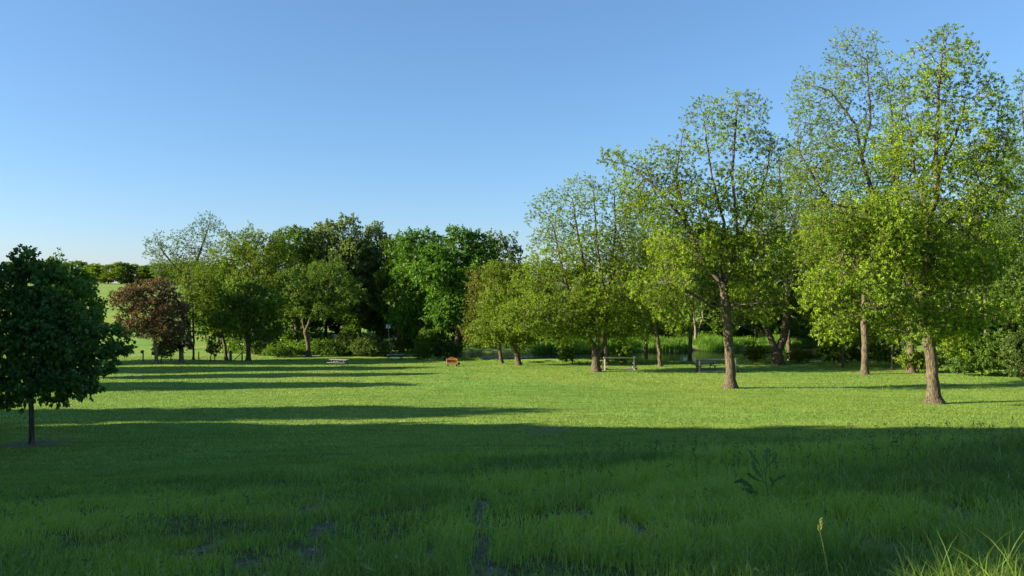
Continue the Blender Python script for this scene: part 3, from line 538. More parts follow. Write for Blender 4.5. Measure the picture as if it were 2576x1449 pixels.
T('tree', 'cool green tree on the lawn edge with dark forked trunk', 'tree', 625, 103, .28, [[(625, 870), (620, 840), (600, 790), (580, 740)], [(622, 845), (640, 790), (650, 730)]], [(610, 740, 60, 45), (650, 770, 60, 55), (570, 790, 40, 45), (670, 830, 45, 35), (600, 800, 60, 40)], 'round', 'springcool', 1900, seed=40, step=.5, rtip=.010)
T('tree', 'thin pale green tree with straight stem right of the brown one', 'tree', 487, 103, .13, [[(487, 850), (485, 780), (480, 700)]], [(485, 760, 48, 80), (470, 690, 36, 44), (510, 820, 36, 30), (530, 760, 36, 60)], 'fine', 'lime', 900, seed=41, step=.5, rtip=.008, smult=.8)
T('tree', 'small leaning forked tree beside the fence gate post', 'tree', 569, 105, .20, [[(566, 870), (558, 840), (548, 790)], [(564, 862), (590, 835), (610, 800)]], [(545, 780, 38, 60), (530, 720, 45, 50), (590, 770, 35, 30)], 'fine', 'lime', 1100, seed=42, step=.5, rtip=.008)
T('tree', 'rusty brown leaved tree with pale trunk at the left of the lawn', 'tree', 394, 94, .20, [[(393, 880), (388, 850), (395, 800), (400, 740)], [(390, 860), (410, 820), (440, 780)], [(389, 855), (360, 810), (320, 770)]],
  [(400, 725, 42, 26), (335, 750, 56, 38), (400, 775, 66, 50), (442, 780, 30, 38), (350, 815, 58, 36), (420, 835, 48, 32), (380, 710, 25, 14)], 'fine', 'brown', 2300, seed=43, step=.40, rtip=.010, brk='barkpale')
T('tree', 'dark plum leaved bushy tree right against the rusty brown one', 'tree', 456, 97, .25, [[(456, 870), (452, 840), (448, 800)], [(454, 875), (470, 850), (478, 820)]], [(448, 830, 28, 45), (462, 850, 22, 35), (435, 860, 28, 24)], 'fine', 'plum', 1100, seed=44, step=.4, rtip=.010, brk='barkpale')
T('tree', 'light green tree standing behind the dark left maple', 'tree', 172, 72, .30, [], [(155, 670, 38, 32), (170, 720, 62, 45), (120, 770, 80, 60), (210, 800, 55, 70), (150, 850, 80, 60)], 'round', 'mid', 2400, seed=45, step=.42, rtip=.009)
T('maple_tree', 'dark shaded maple in the left foreground with full low crown', 'tree', 80, 28, .085,
  [[(79, 1040), (78, 980), (76, 900), (74, 820), (68, 740), (62, 670)], [(77, 950), (110, 900, -.3), (170, 860, -.4), (230, 850, -.5)], [(76, 940), (30, 890), (-40, 850)], [(76, 900), (120, 830, .5), (160, 760, .6)], [(75, 880), (30, 800, .6), (0, 740, .6)], [(77, 960), (120, 960, -.8), (170, 960, -1)], [(77, 965), (30, 960, -.6), (-20, 960, -.7)]],
  [(66, 655, 34, 34), (70, 690, 60, 28), (10, 690, 55, 26), (130, 690, 50, 26), (-50, 720, 50, 26), (185, 725, 45, 24), (20, 715, 45, 24), (120, 715, 45, 24), (150, 750, 55, 24), (60, 755, 70, 30), (-20, 765, 60, 28), (195, 790, 55, 22), (110, 800, 80, 30), (10, 815, 75, 28), (-80, 810, 60, 30), (240, 835, 60, 22), (160, 845, 75, 26), (70, 860, 80, 30), (-40, 870, 80, 28), (275, 878, 50, 20), (200, 892, 70, 22), (110, 910, 80, 26), (20, 915, 70, 24), (-70, 920, 60, 26), (245, 925, 48, 18), (165, 948, 68, 20), (80, 960, 70, 20), (0, 968, 60, 20), (205, 978, 50, 16), (130, 998, 45, 15), (20, 1005, 48, 16), (310, 850, 22, 14), (-60, 980, 50, 18)],
  'maple', 'maple', 5200, seed=46, step=.17, kill=.25, brk='barkdark', rtip=.0042, flare=.35, smult=1.0)
# --- shrubs -------------------------------------------------------------------
for vx, D, bl, lf, n_, lb in (
    (1075, 108, [(1075, 862, 30, 38), (1060, 890, 25, 18)], 'mid', 500, 'small open shrub with thin stem between bird house and orange bench'),
    (930, 114, [(925, 870, 45, 30), (960, 885, 30, 20)], 'dark', 600, 'dark shrub left of the bird house pole'),
    (838, 115, [(835, 888, 55, 17), (815, 870, 30, 16)], 'mid', 600, 'low sunlit shrub right of the twisting olive trunk'),
    (1010, 119, [(1010, 875, 45, 25), (1050, 868, 30, 22)], 'dark', 700, 'shady shrub between the bird house pole and the thin stemmed shrub'),
    (880, 119, [(885, 865, 55, 30)], 'dark', 700, 'shady shrub right of the twisting olive trunk, behind the low one'),
    (655, 116, [(660, 872, 45, 20)], 'dark', 500, 'shady shrub just right of the cool green tree trunk'),
    (700, 112, [(700, 882, 40, 16), (735, 885, 25, 14)], 'mid', 500, 'low shrub left of the twisting olive trunk'),
    (1130, 109, [(1125, 880, 40, 22)], 'dark', 350, 'low dusky shrub directly behind the orange bench'),
    (2470, 76, [(2475, 890, 65, 42), (2430, 915, 40, 25), (2520, 880, 40, 50)], 'mid', 1500, 'dense dark green shrub at the right end of the lawn'),
    (2570, 72, [(2575, 890, 55, 60), (2640, 870, 60, 80)], 'dark', 1300, 'tall dark shrub against the right edge'),
    (2200, 92, [(2195, 880, 60, 36), (2240, 895, 40, 22)], 'springcool', 1000, 'leafy shrub right of the straight airy trunk'),
    (2105, 92, [(2105, 885, 45, 28), (2080, 870, 30, 26)], 'mid', 800, 'leafy shrub between the double trunk and the airy trunk'),
    (2012, 94, [(2010, 895, 28, 18)], 'olive', 300, 'small thin shrub touching the double trunk on its right'),
    (1900, 95, [(1900, 888, 26, 20)], 'olive', 300, 'small budding shrub on the bank left of the double trunk'),
    (1565, 93, [(1562, 888, 28, 24)], 'spring', 350, 'round leafy bush inside the view of the pale rail frame'),
    (2310, 80, [(2310, 905, 50, 22), (2350, 900, 35, 22)], 'lime', 700, 'low yellowish bush behind the nearest right trunk'),
    (1440, 97, [(1425, 890, 22, 26)], 'springcool', 260, 'small bush at the water left of the many stemmed tree'),
    (405, 96, [(412, 880, 32, 20)], 'mid', 300, 'green bush at the foot of the rusty brown tree'),
    (530, 100, [(537, 872, 18, 26), (545, 850, 14, 18)], 'dark', 300, 'dark upright bush in front of the fence')):
    T('shrub', lb, 'shrub', vx, D, .06, [], bl, 'shrub', lf, n_, 'barkdark', seed=int(vx), step=.3, rtip=.006, mult=1.2, smult=1.3)
# --- dense background trees ----------------------------------------------------
def proto(leaf, seed, H=20., wdt=7.5, label='', kind='far', n=2200, lowest=.0, hedge=False):
    rng = np.random.default_rng(seed); bl = []
    for k_ in range(11):
        a = rng.uniform(0, 6.28); rr = rng.uniform(0, .55) * wdt; z = rng.uniform(.05 if hedge else .17, .86) * H; s = rng.uniform(.26, .42) * wdt * (1.25 - .5 * z / H)
        bl.append((rr * math.cos(a), rr * math.sin(a), z, s))
    bl.append((0, 0, H * .86, wdt * .35)); out = []
    for x_, y_, z_, s_ in bl:
        m = int(n / len(bl)); u = norm(rng.normal(0, 1, (m, 3))) * (rng.uniform(0, 1, m) ** .4)[:, None] * np.array([s_, s_, s_ * .95]); out.append(u + np.array([x_, y_, z_]))
    A = np.concatenate(out); A = A[A[:, 2] > .8]
    return make_tree('woodland_tree', label, 'tree', (0, 0, 0), [[(0, 0, H * .2), (.2, .1, H * .4), (0, 0, H * .6)]], A, kind, M[leaf], M['barkdark'], .32, seed, step=.8, rtip=.014, group='trees of the wood beyond the creek')
hedges = [proto('lime', 76, wdt=9, hedge=True), proto('spring', 77, wdt=9, hedge=True)]
protos = [proto('dark', 71, label='x'), proto('mid', 72, label='x'), proto('willow', 73, label='x'), proto('mid', 74, wdt=8.5, label='x')]
used = set()
BG = [  # vx, D, top vy, prototype, width factor, label
 (618, 152, 604, 3, 1, 'back row tree above the yellow green tree, its top level with it'),
 (700, 150, 592, 0, 1, 'dark back row tree left of the dark peak'),
 (790, 150, 582, 1, 1, 'back row tree showing behind the left side of the highest peak'),
 (905, 152, 592, 2, 1.1, 'dark back row tree in the dip between the willowy tops'),
 (1003, 148, 606, 1, 1.1, 'back row tree at the lowest dip of the middle skyline'),
 (1000, 150, 640, 2, 1.1, 'dark low back row tree left of the round vivid one'),
 (1110, 152, 605, 1, 1, 'back row tree seen between the two vivid ones'),
 (1200, 150, 600, 2, 1, 'back row tree at the right shoulder of the ragged bright one'),
 (1310, 156, 650, 2, 1.1, 'dark back row tree in the sky notch left of the many stemmed tree'),
 (1385, 158, 655, 3, 1.1, 'back row tree behind the left crown edge of the many stemmed tree'),
 (1465, 160, 650, 0, 1.1, 'dark back row tree behind the stems of the many stemmed tree'),
 (1550, 160, 640, 3, 1.1, 'back row tree behind the pale rail frame'),
 (1640, 158, 620, 2, 1.1, 'dark back row tree behind the slender leaning tree'),
 (1715, 152, 590, 1, 1, 'back row tree left of the big lawn tree, mid green'),
 (1790, 148, 548, 0, 1.15, 'tallest dark back row tree seen through the big lawn tree'),
 (1875, 152, 575, 3, 1.1, 'back row tree right behind the big lawn trunk'),
 (1955, 150, 560, 1, 1.1, 'back row tree above the double trunk'),
 (2035, 150, 560, 2, 1.1, 'dark back row tree right of the double trunk'),
 (2115, 150, 545, 3, 1.1, 'back row tree left of the airy straight trunk'),
 (2200, 150, 540, 1, 1.1, 'dark back row tree behind the airy straight trunk'),
 (2285, 145, 545, 1, 1.1, 'back row tree left of the nearest right trunk'),
 (2370, 138, 545, 1, 1.1, 'dark back row tree right of the nearest right trunk'),
 (2450, 128, 550, 1, 1.1, 'back row tree above the dense dark right shrub'),
 (2530, 120, 570, 2, 1.1, 'dark back row tree near the right edge'),
 (2630, 110, 560, 3, 1.2, 'back row tree at the very right edge'),
 (560, 142, 660, 3, 1.3, 'back row tree behind the left half of the yellow green tree'),
 (655, 138, 700, 0, 1.4, 'low shady tree between the cool green and the olive leaved tree'),
 (740, 134, 730, 1, 1.4, 'low green tree behind the twisting olive trunk'),
 (960, 136, 730, 0, 1.5, 'low shady tree under the grey willowy one'),
 (1035, 144, 760, 0, 1.5, 'low shady tree under the round vivid one'),
 (1120, 138, 770, 0, 1.5, 'low shady tree in the shade above the orange bench'),
 (1200, 142, 740, 1, 1.5, 'low shady tree left of the olive brown one'),
 (1290, 142, 740, 1, 1.5, 'low shady tree behind the small leaning one'),
 (1380, 144, 730, 0, 1.5, 'low shady tree over the rapids'),
 (1470, 142, 740, 3, 1.5, 'low tree over the reeds left of the rail frame'),
 (1570, 144, 720, 1, 1.5, 'low shady tree over the reeds behind the rail frame'),
 (1680, 142, 730, 1, 1.5, 'low shady tree over the reeds left of the pale slim trunk'),
 (1800, 142, 710, 1, 1.5, 'low tree over the reeds behind the big lawn trunk'),
 (1900, 142, 720, 1, 1.5, 'low shady tree over the reeds left of the double trunk'),
 (2020, 142, 720, 3, 1.5, 'low tree over the reeds right of the double trunk'),
 (2140, 138, 730, 1, 1.5, 'low shady tree left of the airy trunk foot'),
 (2260, 128, 730, 1, 1.5, 'low shady tree between the airy trunk and nearest trunk'),
 (2380, 116, 720, 1, 1.5, 'low shady tree right of the nearest trunk foot'),
 (2490, 104, 700, 0, 1.4, 'low shady tree above the right shrubs'),
 (2610, 94, 680, 0, 1.4, 'low shady tree at the right edge above the shrubs'),
 (880, 128, 780, 1, 1.3, 'low green tree behind the left picnic table'),
 (820, 140, 700, 0, 1.3, 'dark tree filling the gap over the olive tree'),
]
for i, (vx, D, top, pk, wf, lb) in enumerate(BG):
    b = at(vx, D); H = -(top - CY) / F * D - b.z; s = H / 20.5; rz = (i * 2.399) % 6.28; sw = s * wf if wf < 1.3 else H * .075 * wf * .75
    pr = protos[pk]
    if pk in used: copy_tree(pr, lb, b, (sw, sw, s), rz)
    else:
        used.add(pk); pr['label'] = lb; pr.location = b; pr.scale = (sw, sw, s); pr.rotation_euler = (0, 0, rz)
# far hedge of trees on the hill
hedges[0]['group'] = hedges[1]['group'] = 'trees on the far hill'; tops = [661, 664, 657, 668, 660, 656, 662, 659, 655, 661, 664, 658, 663, 666, 660, 662, 658, 664]
far = [(-330, 350), (-250, 355), (-170, 352), (-90, 350), (-20, 352), (40, 350), (95, 352), (150, 348), (200, 351), (238, 346), (272, 343), (305, 342), (337, 345), (368, 341), (402, 346), (440, 350), (480, 352), (530, 350)]
for i, (vx, D) in enumerate(far):
    b = at(vx, D); H = -(tops[i] - CY) / F * D - b.z; s = max(H, 7) / 20.5; pr = hedges[0] if i % 3 else hedges[1]
    where = ['far off beyond the left edge' if vx < 0 else 'behind the dark left maple' if vx < 235 else 'above the open hill field' if vx < 400 else 'behind the airy open crowned tree'][0]
    lb = '%s far hill tree %s, %s' % (('mid green', 'light green')[i % 3 == 0], where, ('first', 'second', 'third', 'fourth', 'fifth', 'sixth')[sum(1 for (v2, _) in far[:i] if (v2 < 0) == (vx < 0) and (v2 < 235) == (vx < 235) and (v2 < 400) == (vx < 400))] + ' from the left')
    if i > 1: copy_tree(pr, lb, b, (s * 2.1, s * 2.1, s), i * 1.7)
    else: pr['label'] = lb; pr.location = b; pr.scale = (s * 2.1, s * 2.1, s)
# trees left of the view: they throw the long shadows over the bank and the lawn
def caster(x, y, H, rad, seed, label, n=1500, low=-.08, leaf='mid'):
    n *= 3; rad *= 1.0
    rng = np.random.default_rng(seed); bl = []; z0 = gz1(x, y)
    for k_ in range(26):
        f = k_ / 25; z = (low + .12 + (1 - low - .16) * f) * H; r_ = rad * math.sqrt(max(.06, 1 - (max(0, f - .35) / .68) ** 2)); a = k_ * 2.4
        bl.append((.35 * r_ * math.cos(a), .35 * r_ * math.sin(a), z, r_ * .72, H * .10))
    out = []
    for x_, y_, z_, s_, sz in bl:
        m = n // 26; u = norm(rng.normal(0, 1, (m, 3))) * (rng.uniform(0, 1, m) ** .45)[:, None] * np.array([s_, s_, sz]); out.append(u + np.array([x_, y_, z_]))
    A = np.concatenate(out); A = A[(A[:, 2] > .4) & (A[:, 2] < H)]
    return make_tree('tree', label, 'tree', (x, y, z0), [[(0, 0, H * .25), (0, 0, H * .7)]], A, 'far', M[leaf], M['bark'], .35, seed, step=.75, rtip=.012, smult=1.8, tips=6)
caster(-34, 6.9, 24, 8.55, 81, 'huge leafy tree left of the bank, nearest the viewer', 2600)
caster(-36, 20.5, 17.5, 8.0, 82, 'large leafy tree left of the bank, second in its row', 2400)
caster(-33, 27.4, 10.5, 4.9, 83, 'mid sized leafy tree left of the bank, third in its row', 1200)
caster(-44, 35.5, 13.8, 4.6, 84, 'pointed tree left of the lawn, fourth in its row', 1000)
caster(-52, 57, 13.2, 5.3, 85, 'pointed tree further down the left of the lawn', 900)
caster(-68, 78, 18.3, 6.0, 87, 'broad tree at the far left end of the lawn', 1300)
caster(-78, 92, 22, 6.0, 88, 'broad tree beyond the far left end of the lawn', 1300)
# forest floor growth
n = 90000; vx = rs.uniform(560, 2750, n); D = rs.uniform(100, 175, n); x = (vx - CX) / F * D; k, yc, hw = creek_d(x, D)
ok = ((D > yc + hw * 1.2) | ((x < -9) & (D > np.interp(vx, [560, 1150], [118, 112])))) & (rs.uniform(0, 1, n) < .85) & ~((x < -8) & (k < 1)); x, D = x[ok], D[ok]
cl = fbm(x / 5, D / 5, 91, 2); base = gz(x, D); z = base + rs.uniform(0, 1, len(x)) * (.4 + 2.4 * np.clip(cl - .3, 0, 1)) * np.where(D < 120, .5, 1)
C = np.stack([x, D, z], 1); VL, nq, _ = leaves(C, norm(rs.normal(0, 1, C.shape)), np.full(len(C), .3), dict(L=.5, W=.26, n=3, dr=.1), rs); b = np.arange(nq) * 4
tag(link('undergrowth', npmesh('undergrowth', VL, np.stack([b, b + 1, b + 2, b + 3], 1), None, M['mid'], False, {'tint': np.repeat(rs.uniform(0, 1, nq), 4)})), 'low shady undergrowth covering the floor of the wood', 'undergrowth', kind='stuff')
x, y = WC; C = np.stack([x, y, gz(x, y) + rs.uniform(.03, .16, len(x))], 1); VL, nq, _ = leaves(C, np.tile([0, 0, 1.], (len(x), 1)), np.full(len(x), .10), dict(L=.05, W=.022, n=7, dr=-.1, sp=.9), rs); b = np.arange(nq) * 4
M['weed'] = foliage('weed_leaf', [(0, (.07, .15, .04)), (.6, (.12, .23, .045)), (1, (.20, .32, .07))], .35, .03)
tag(link('meadow_weeds', npmesh('meadow_weeds', VL, np.stack([b, b + 1, b + 2, b + 3], 1), None, M['weed'], False, {'tint': np.repeat(rs.uniform(0, 1, nq), 4)})), 'small broad leaved weeds scattered through the long grass', 'weeds', kind='stuff')
# ------------------------------------------------------------------ small built things
class MB:
    def __init__(s): s.bm = bmesh.new()
    def box(s, c, size, rot=None, bev=.008):
        m = Matrix.Translation(c) @ (rot.to_4x4() if rot else Matrix.Identity(4)) @ Matrix.Diagonal((*size, 1))
        r = bmesh.ops.create_cube(s.bm, size=1, matrix=m)
        if bev: bmesh.ops.bevel(s.bm, geom=list({e for v in r['verts'] for e in v.link_edges}), offset=bev, segments=1, affect='EDGES')
        return s
    def bar(s, a, b, wd, th, bev=.006):
        a, b = Vector(a), Vector(b); d = b - a; q = d.to_track_quat('X', 'Z').to_matrix(); return s.box((a + b) / 2, (d.length, wd, th), q, bev)
    def tube(s, a, b, r, k=10, r2=None):
        a, b = Vector(a), Vector(b); d = b - a; m = Matrix.Translation((a + b) / 2) @ d.to_track_quat('Z', 'Y').to_matrix().to_4x4()
        bmesh.ops.create_cone(s.bm, cap_ends=True, segments=k, radius1=r, radius2=r if r2 is None else r2, depth=d.length, matrix=m); return s
    def build(s, name, mat, parent=None):
        me = bpy.data.meshes.new(name); s.bm.to_mesh(me); s.bm.free(); me.materials.append(mat); return link(name, me, parent)
def place(vx, D, rz, name, dz=0):
    b = at(vx, D); return empty(name, (b.x, b.y, b.z + dz), rz)
def picnic_table():
    t = empty('picnic_table', (0, 0, 0)); L = 2.3
    m = MB()
    for i in range(5): m.box((0, -.3 + i * .15, .74), (L, .14, .045))
    m.build('tabletop', M['greywood'], t)
    for s in (-1, 1):
        m = MB()
        for j in (0, 1): m.box((0, s * (.62 + j * .15), .44), (L, .14, .045))
        m.build('seat', M['greywood'], t)
    for sx in (-1, 1):
        for s in (-1, 1): MB().bar((sx * .78, s * .27, .715), (sx * .78, s * .66, .0), .045, .10).build('leg', M['greydark'], t)
        MB().box((sx * .83, 0, .37), (.045, 1.46, .10)).build('seat_support', M['greydark'], t)
        MB().box((sx * .83, 0, .68), (.045, .66, .09)).build('top_support', M['greydark'], t)
        MB().bar((sx * .78, 0, .37), (sx * .30, 0, .70), .045, .08).build('brace', M['greydark'], t)
    return t
def copy_thing(o):
    c = o.copy(); col.objects.link(c)
    for ch in o.children: d = ch.copy(); col.objects.link(d); d.parent = c
    return c
def setp(o, vx, D, rz, label, cat, group=None):
    b = at(vx, D); o.location = b; o.rotation_euler = (0, 0, rz); tag(o, label, cat, group)
pt = picnic_table(); setp(pt, 853, 92, R(-20), 'weathered grey picnic table on the lawn left of the orange bench', 'picnic table', 'grey picnic tables')
setp(copy_thing(pt), 995, 106, R(-8), 'weathered grey picnic table at the woods edge below the bird house', 'picnic table', 'grey picnic tables')
setp(copy_thing(pt), 1775, 85, R(12), 'weathered grey picnic table behind the grey log rail frame', 'picnic table', 'grey picnic tables')
def rail_frame(vx0, vx1, D, H, post, rail, label):
    a, b = at(vx0, D), at(vx1, D + .4); c = (a + b) / 2; t = empty('log_rail_frame', c); tag(t, label, 'rail frame', 'log rail frames by the creek')
    pa, pb = a - c, b - c; z = Vector((0, 0, 1))
    MB().tube(pa + z * (H - .1) + Vector((-.12, 0, 0)), pb + z * (H - .1) + Vector((.15, 0, 0)), .085, 12, .075).build('top_rail', M[rail], t)
    MB().tube(pa + z * .09 + Vector((.1, -.1, 0)), pb + z * .09 + Vector((-.1, -.1, 0)), .075, 10).build('base_log', M['greywood'], t)
    for p, s in ((pa, -1), (pb, 1)):
        MB().bar(p + Vector((0, -.14, -.1)), p + Vector((0, -.14, H + .08)), .12, .12).build('post', M[post], t)
        MB().bar(p + Vector((s * -.0, .75, -.1)), p + Vector((0, .02, H - .1)), .10, .10).build('prop', M['brownwood'] if s < 0 else M[post], t)
        MB().bar(p + Vector((s * .34, .5, -.1)), p + Vector((s * .02, .06, H * .8)), .10, .10).build('prop', M['brownwood'], t)
        for h_ in (.12, .58, H - .25 if s < 0 else 9):
            if h_ < 5: MB().bar(p + Vector((-.34, -.02, h_)), p + Vector((.36, .12, h_ + .05)), .09, .10).build('cross_bar', M['brownwood'], t)
    return t
rail_frame(1521, 1595, 84, 1.42, 'palepost', 'paleLog', 'pale peeled log rail frame right of the many stemmed tree')
rail_frame(1759, 1850, 80, 1.40, 'greywood', 'greywood', 'grey weathered log rail frame half hidden by the big lawn trunk')
# orange bench
t = place(1137, 91, R(6), 'wooden_bench'); tag(t, 'orange varnished wooden bench with arched back on the lawn', 'bench')
m = MB(); bm = m.bm; n_ = 14; prof_ = [(-.58, .42), (.58, .42)] + [(.58 - 1.16 * k / n_, .86 + .20 * math.sin(math.pi * k / n_)) for k in range(n_ + 1)]
vf = [bm.verts.new((x_, .16, z_)) for x_, z_ in prof_]; vb = [bm.verts.new((x_, .20, z_)) for x_, z_ in prof_]
bm.faces.new(vf); bm.faces.new(vb[::-1])
for k in range(len(vf)): bm.faces.new((vf[k], vf[(k + 1) % len(vf)], vb[(k + 1) % len(vf)], vb[k])[::-1])
bmesh.ops.recalc_face_normals(bm, faces=bm.faces[:]); m.build('backrest', M['orange'], t)
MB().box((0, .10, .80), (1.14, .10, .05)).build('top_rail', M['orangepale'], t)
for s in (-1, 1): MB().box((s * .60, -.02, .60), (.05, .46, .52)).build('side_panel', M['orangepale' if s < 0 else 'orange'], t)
MB().box((0, -.09, .40), (1.14, .44, .04)).build('seat', M['orange'], t)
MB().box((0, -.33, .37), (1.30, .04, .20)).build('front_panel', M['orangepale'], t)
for sx in (-1, 1):
    for sy in (-.26, .14): MB().box((sx * .50 + (.08 if sy > 0 else 0), sy, .14), (.09, .09, .30)).build('leg', M['brownwood'], t)
MB().box((.80, .05, .30), (.22, .30, .26)).build('side_step', M['brownwood'], t)
# bird house on a pole
t = place(983, 114, 0, 'bird_house'); tag(t, 'white two storey bird house on a tall thin pole at the woods edge', 'bird house')
top = Vector((-.34, 0, 4.0)); MB().tube((0, 0, -.1), top, .035, 8).build('pole', M['metal'], t)
rot = Matrix.Rotation(R(28), 3, 'Z'); bd = MB(); bd.box(top + Vector((0, 0, .28)), (.50, .50, .48), rot); body = bd.build('house_box', M['white'], t)
hm = MB(); hm.box(top + Vector((0, 0, .28)), (.56, .56, .035), rot); hm.box(top + Vector((0, 0, .02)), (.60, .60, .03), rot)
for q in range(4):
    rr = rot @ Matrix.Rotation(q * R(90), 3, 'Z')
    for u in (-.15, 0, .15):
        for h_ in (.16, .39): hm.box(top + rr @ Vector((u, -.252, 0)) + Vector((0, 0, h_)), (.055, .012, .06), rr, 0)
hm.build('entrance_holes', M['hole'], body)
m = MB(); bmesh.ops.create_cone(m.bm, cap_ends=True, segments=4, radius1=.46, radius2=.03, depth=.20, matrix=Matrix.Translation(top + Vector((0, 0, .625))) @ (rot @ Matrix.Rotation(R(45), 3, 'Z')).to_4x4()); m.build('roof', M['roofgrey'], t)
# wire fence with gate posts
fp = [(430, 101, 1.15, .07), (500, 102, 1.15, .07), (540, 102, 1.1, .06), (580, 103, 1.3, .19), (609, 103, 1.25, .10)]
b0 = at(500, 102); t = empty('wire_fence', b0); tag(t, 'old wire fence with wooden posts behind the left trees', 'fence')
for vx, D, h_, r_ in fp:
    p = at(vx, D) - b0; MB().tube(p - Vector((0, 0, .2)), p + Vector((0, 0, h_)), r_, 9, r_ * .9).build('post', M['greydark' if r_ > .15 else 'barkdark'], t)
for k_, h_ in enumerate((.3, .55, .8, 1.02)):
    m = MB()
    for a_, b_ in zip(fp[:-1], fp[1:]): m.tube(at(a_[0], a_[1]) - b0 + Vector((0, 0, h_)), at(b_[0], b_[1]) - b0 + Vector((0, 0, h_)), .006, 4)
    m.build('wire', M['wire'], t)
MB().tube(at(587, 103) - b0, at(609, 103) - b0 + Vector((0, 0, 1.1)), .05, 6).build('brace', M['barkdark'], t)
t = place(360, 100, 0, 'marker_post'); tag(t, 'wooden post with a small brown box left of the rusty tree', 'post')
MB().box((0, 0, .65), (.14, .14, 1.5)).build('post', M['greywood'], t); MB().box((-.13, -.05, 1.18), (.26, .2, .34)).build('box', M['brownwood'], t)
# stones in the rapids
def stone(seed):
    rng = random.Random(seed); bm = bmesh.new(); bmesh.ops.create_icosphere(bm, subdivisions=2, radius=.5)
    for v in bm.verts: v.co *= 1 + rng.uniform(-.16, .16); v.co.z *= .45
    me = bpy.data.meshes.new('creek_stone'); bm.to_mesh(me); bm.free(); me.materials.append(M['stone']); return me
sm = [stone(k_) for k_ in range(4)]; rr = random.Random(5)
for k_ in range(26):
    vx = 1165 + k_ * 7 + rr.uniform(-3, 3); D = rr.uniform(106, 119); x_ = (vx - CX) / F * D
    o = link('creek_stone', sm[k_ % 4]); s_ = rr.uniform(.5, 1.6); o.location = (x_, D, WZ - .02 * s_); o.scale = (s_ * 1.5, s_, s_ * .7); o.rotation_euler = (0, 0, rr.uniform(0, 6))
    tag(o, 'pale wet stone breaking the surface of the rapids left of the leaning tree', 'stone', 'stones in the rapids')
# ------------------------------------------------------------------ foreground plants
def leafstrip(bm, pts, wids, side):
    prev = None
    for p, w_ in zip(pts, wids):
        cur = (bm.verts.new(p - side * w_), bm.verts.new(p + Vector((0, 0, -.15 * w_))), bm.verts.new(p + side * w_))
        if prev:
            bm.faces.new((prev[0], prev[1], cur[1], cur[0])); bm.faces.new((prev[1], prev[2], cur[2], cur[1]))
        prev = cur
M['dock'] = plain('dock_leaf', (.075, .165, .040), .7); M['stalk'] = plain('seed_stalk', (.24, .30, .06), .6); M['seed'] = plain('seed_head', (.45, .46, .10), .6)
D = ground_D(1935, 1262); b = at(1935, D); t = empty('dock_plant', b); tag(t, 'dark dock plant with crinkled leaves standing in the long grass', 'plant')
def px(vx, vy, dy=0): return Vector(((vx - CX) / F * (D + dy) - b.x, D + dy - b.y, -(vy - CY) / F * (D + dy) - b.z))
for kx, (pl, wmax) in enumerate([([(1935, 1262), (1905, 1248), (1885, 1222), (1862, 1208), (1846, 1213)], .030), ([(1930, 1250), (1905, 1240), (1885, 1236), (1868, 1228)], .026), ([(1932, 1230), (1915, 1200), (1900, 1180), (1892, 1160)], .022), ([(1918, 1195), (1908, 1165), (1896, 1150), (1885, 1132)], .02), ([(1925, 1200), (1930, 1165), (1925, 1150), (1935, 1128)], .022), ([(1936, 1240), (1945, 1215), (1938, 1200)], .02), ([(1934, 1225), (1955, 1205), (1975, 1196)], .02), ([(1928, 1215), (1900, 1205), (1880, 1190)], .018), ([(1925, 1180), (1945, 1160), (1955, 1140)], .016)]):
    P_ = [px(*q, dy=.03 * (kx - 3)) for q in pl]; pts = []
    for a_, c_ in zip(P_[:-1], P_[1:]):
        for s in range(5): pts.append(a_.lerp(c_, s / 5))
    pts.append(P_[-1]); nn = len(pts); wid = [max(.003, wmax * math.sin(math.pi * min(1, max(0, (i_ / nn - .25) / .8))) ** .7 * (1 + .35 * math.sin(i_ * 2.2 + kx))) if i_ / nn > .27 else .004 for i_ in range(nn)]
    bm = bmesh.new(); dirv = (P_[-1] - P_[0]).normalized(); side = dirv.cross(Vector((.2, 1, .3))).normalized(); leafstrip(bm, pts, wid, side)
    me = bpy.data.meshes.new('leaf'); bm.to_mesh(me); bm.free(); me.materials.append(M['dock']); link('leaf', me, t)
MB().tube(px(1936, 1268), px(1918, 1150), .006, 6, .003).build('stem', M['dock'], t)
# sunlit seed stalk
D = 4.9; b = at(2060, D); t = empty('grass_stalk', b); tag(t, 'single sunlit grass stalk with yellow seed head low at the right', 'grass stalk')
P_ = [Vector((.08, 0, 0)), Vector((.055, 0, .16)), Vector((.02, 0, .34)), Vector((.0, 0, 0.0)) + px(2062, 1335)]
m = MB()
for a_, c_ in zip(P_[:-1], P_[1:]): m.tube(a_, c_, .0028, 6)
m.build('stem', M['stalk'], t); m = MB(); rr = random.Random(4); tp = P_[-1]; 
for k_ in range(13):
    h_ = k_ * .0055 - .01; a_ = tp + Vector((0, 0, h_)); d_ = Vector((rr.choice((-1, 1)) * rr.uniform(.3, 1), rr.uniform(-.6, .6), 1.3)).normalized(); m.tube(a_ + d_ * .008, a_ + d_ * .020, .0015, 5, .0048); m.tube(a_ + d_ * .020, a_ + d_ * .034, .0048, 5, .0006)
m.build('seed_head', M['seed'], t)
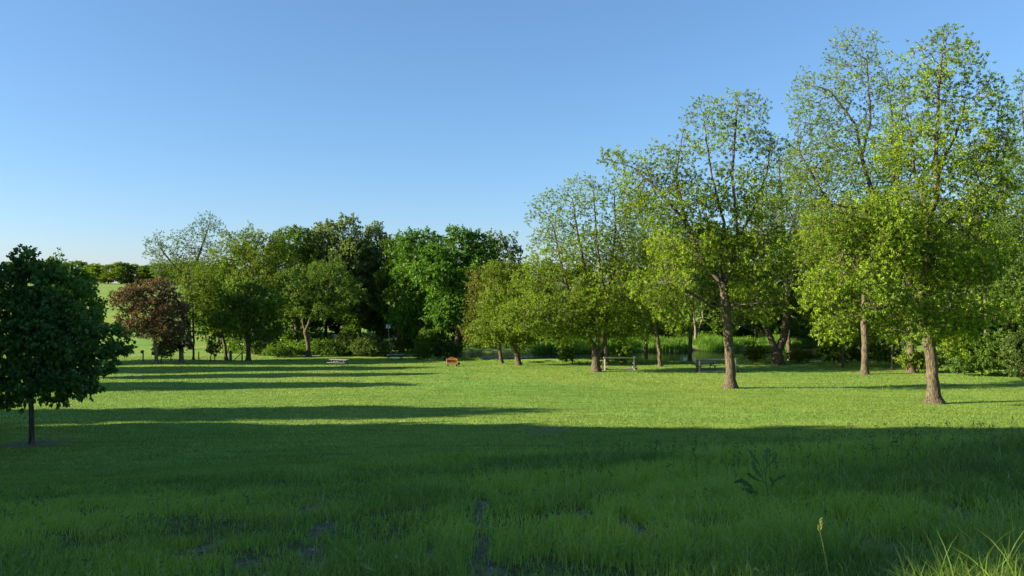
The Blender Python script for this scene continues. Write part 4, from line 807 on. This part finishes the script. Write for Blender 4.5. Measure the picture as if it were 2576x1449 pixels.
# coarse lit tuft at the lower right and seeding stalks on the crest
def arc_blades(x, y, h, wd, rng, lean):
    n = len(x); z = gz(x, y); K = 6; a = rng.uniform(0, 2 * np.pi, n); dx, dy = np.cos(a), np.sin(a) * .6; f = rng.uniform(-.5, .5, n); V = np.empty((n, K, 2, 3), np.float32)
    for k_ in range(K):
        s = k_ / (K - 1); w_ = wd * (1 - s) ** .6 * .5 + .0004; cx = x + dx * lean * h * s ** 2; cy = y + dy * lean * h * s ** 2; cz = z - .02 + h * (s - .30 * lean * s ** 3)
        V[:, k_, 0] = np.stack([cx - w_, cy - w_ * f, cz], 1); V[:, k_, 1] = np.stack([cx + w_, cy + w_ * f, cz], 1)
    b_ = (np.arange(n) * K * 2)[:, None] + np.arange(K - 1)[None] * 2; Q = np.stack([b_, b_ + 1, b_ + 3, b_ + 2], 2).reshape(-1, 4)
    return V.reshape(-1, 3), Q
M['litgrass'] = foliage('grass_coarse', [(0, (.10, .18, .02)), (.6, (.19, .31, .03)), (1, (.30, .40, .06))], .4, .05)
n = 6500; x = rs.uniform(2.35, 4.8, n); y = rs.uniform(4.3, 6.5, n); keep = (y < 5.0 + (x - 2.5) * .75) & (x / y < .72) & (fbm(x * 5, y * 5, 77) > .30); x, y = x[keep], y[keep]; n = len(x)
V, Q = arc_blades(x, y, rs.uniform(.12, .36, n) * np.where(rs.uniform(0, 1, n) < .07, 1.6, 1), rs.uniform(.004, .009, n), rs, rs.uniform(.1, .9, n))
tag(link('coarse_grass', npmesh('coarse_grass', V, Q, None, M['litgrass'], False, {'tint': np.repeat(rs.uniform(0, 1, n), 12)})), 'sunlit coarse grass tufts at the lower right corner', 'grass', kind='stuff')
# stalks with small side leaves on the crest of the bank
n = 900; x, y = frustum(n, 10, 19, rs, .68); keep = (x / y > -.15 + rs.uniform(0, .5, n)); x, y = x[keep], y[keep]; n = len(x); z = gz(x, y); h = rs.uniform(.35, .62, n)
V1, Q1 = arc_blades(x, y, h, np.full(n, .006), rs, rs.uniform(.0, .25, n)); tipc = V1.reshape(n, 6, 2, 3)[:, 4:, 0].mean(1).astype(float)
C = np.repeat(tipc, 2, 0) + rs.normal(0, .02, (2 * n, 3)); VL, nq, _ = leaves(C, np.tile(np.array([0, 0, 1.]), (2 * n, 1)), np.full(2 * n, .14), dict(L=.055, W=.018, n=4, dr=-.2), rs)
b_ = len(V1) + np.arange(nq) * 4
M['stalks'] = foliage('stalk_green', [(0, (.05, .09, .02)), (1, (.13, .17, .05))], .3)
tag(link('seeding_stalks', npmesh('seeding_stalks', np.concatenate([V1, VL]), np.concatenate([Q1, np.stack([b_, b_ + 1, b_ + 2, b_ + 3], 1)]), None, M['stalks'], False, {'tint': np.concatenate([np.repeat(rs.uniform(0, 1, n), 12), np.repeat(rs.uniform(0, 1, nq), 4)])})), 'thin seeding grass stalks rising above the long grass on the crest', 'grass stalks', kind='stuff')
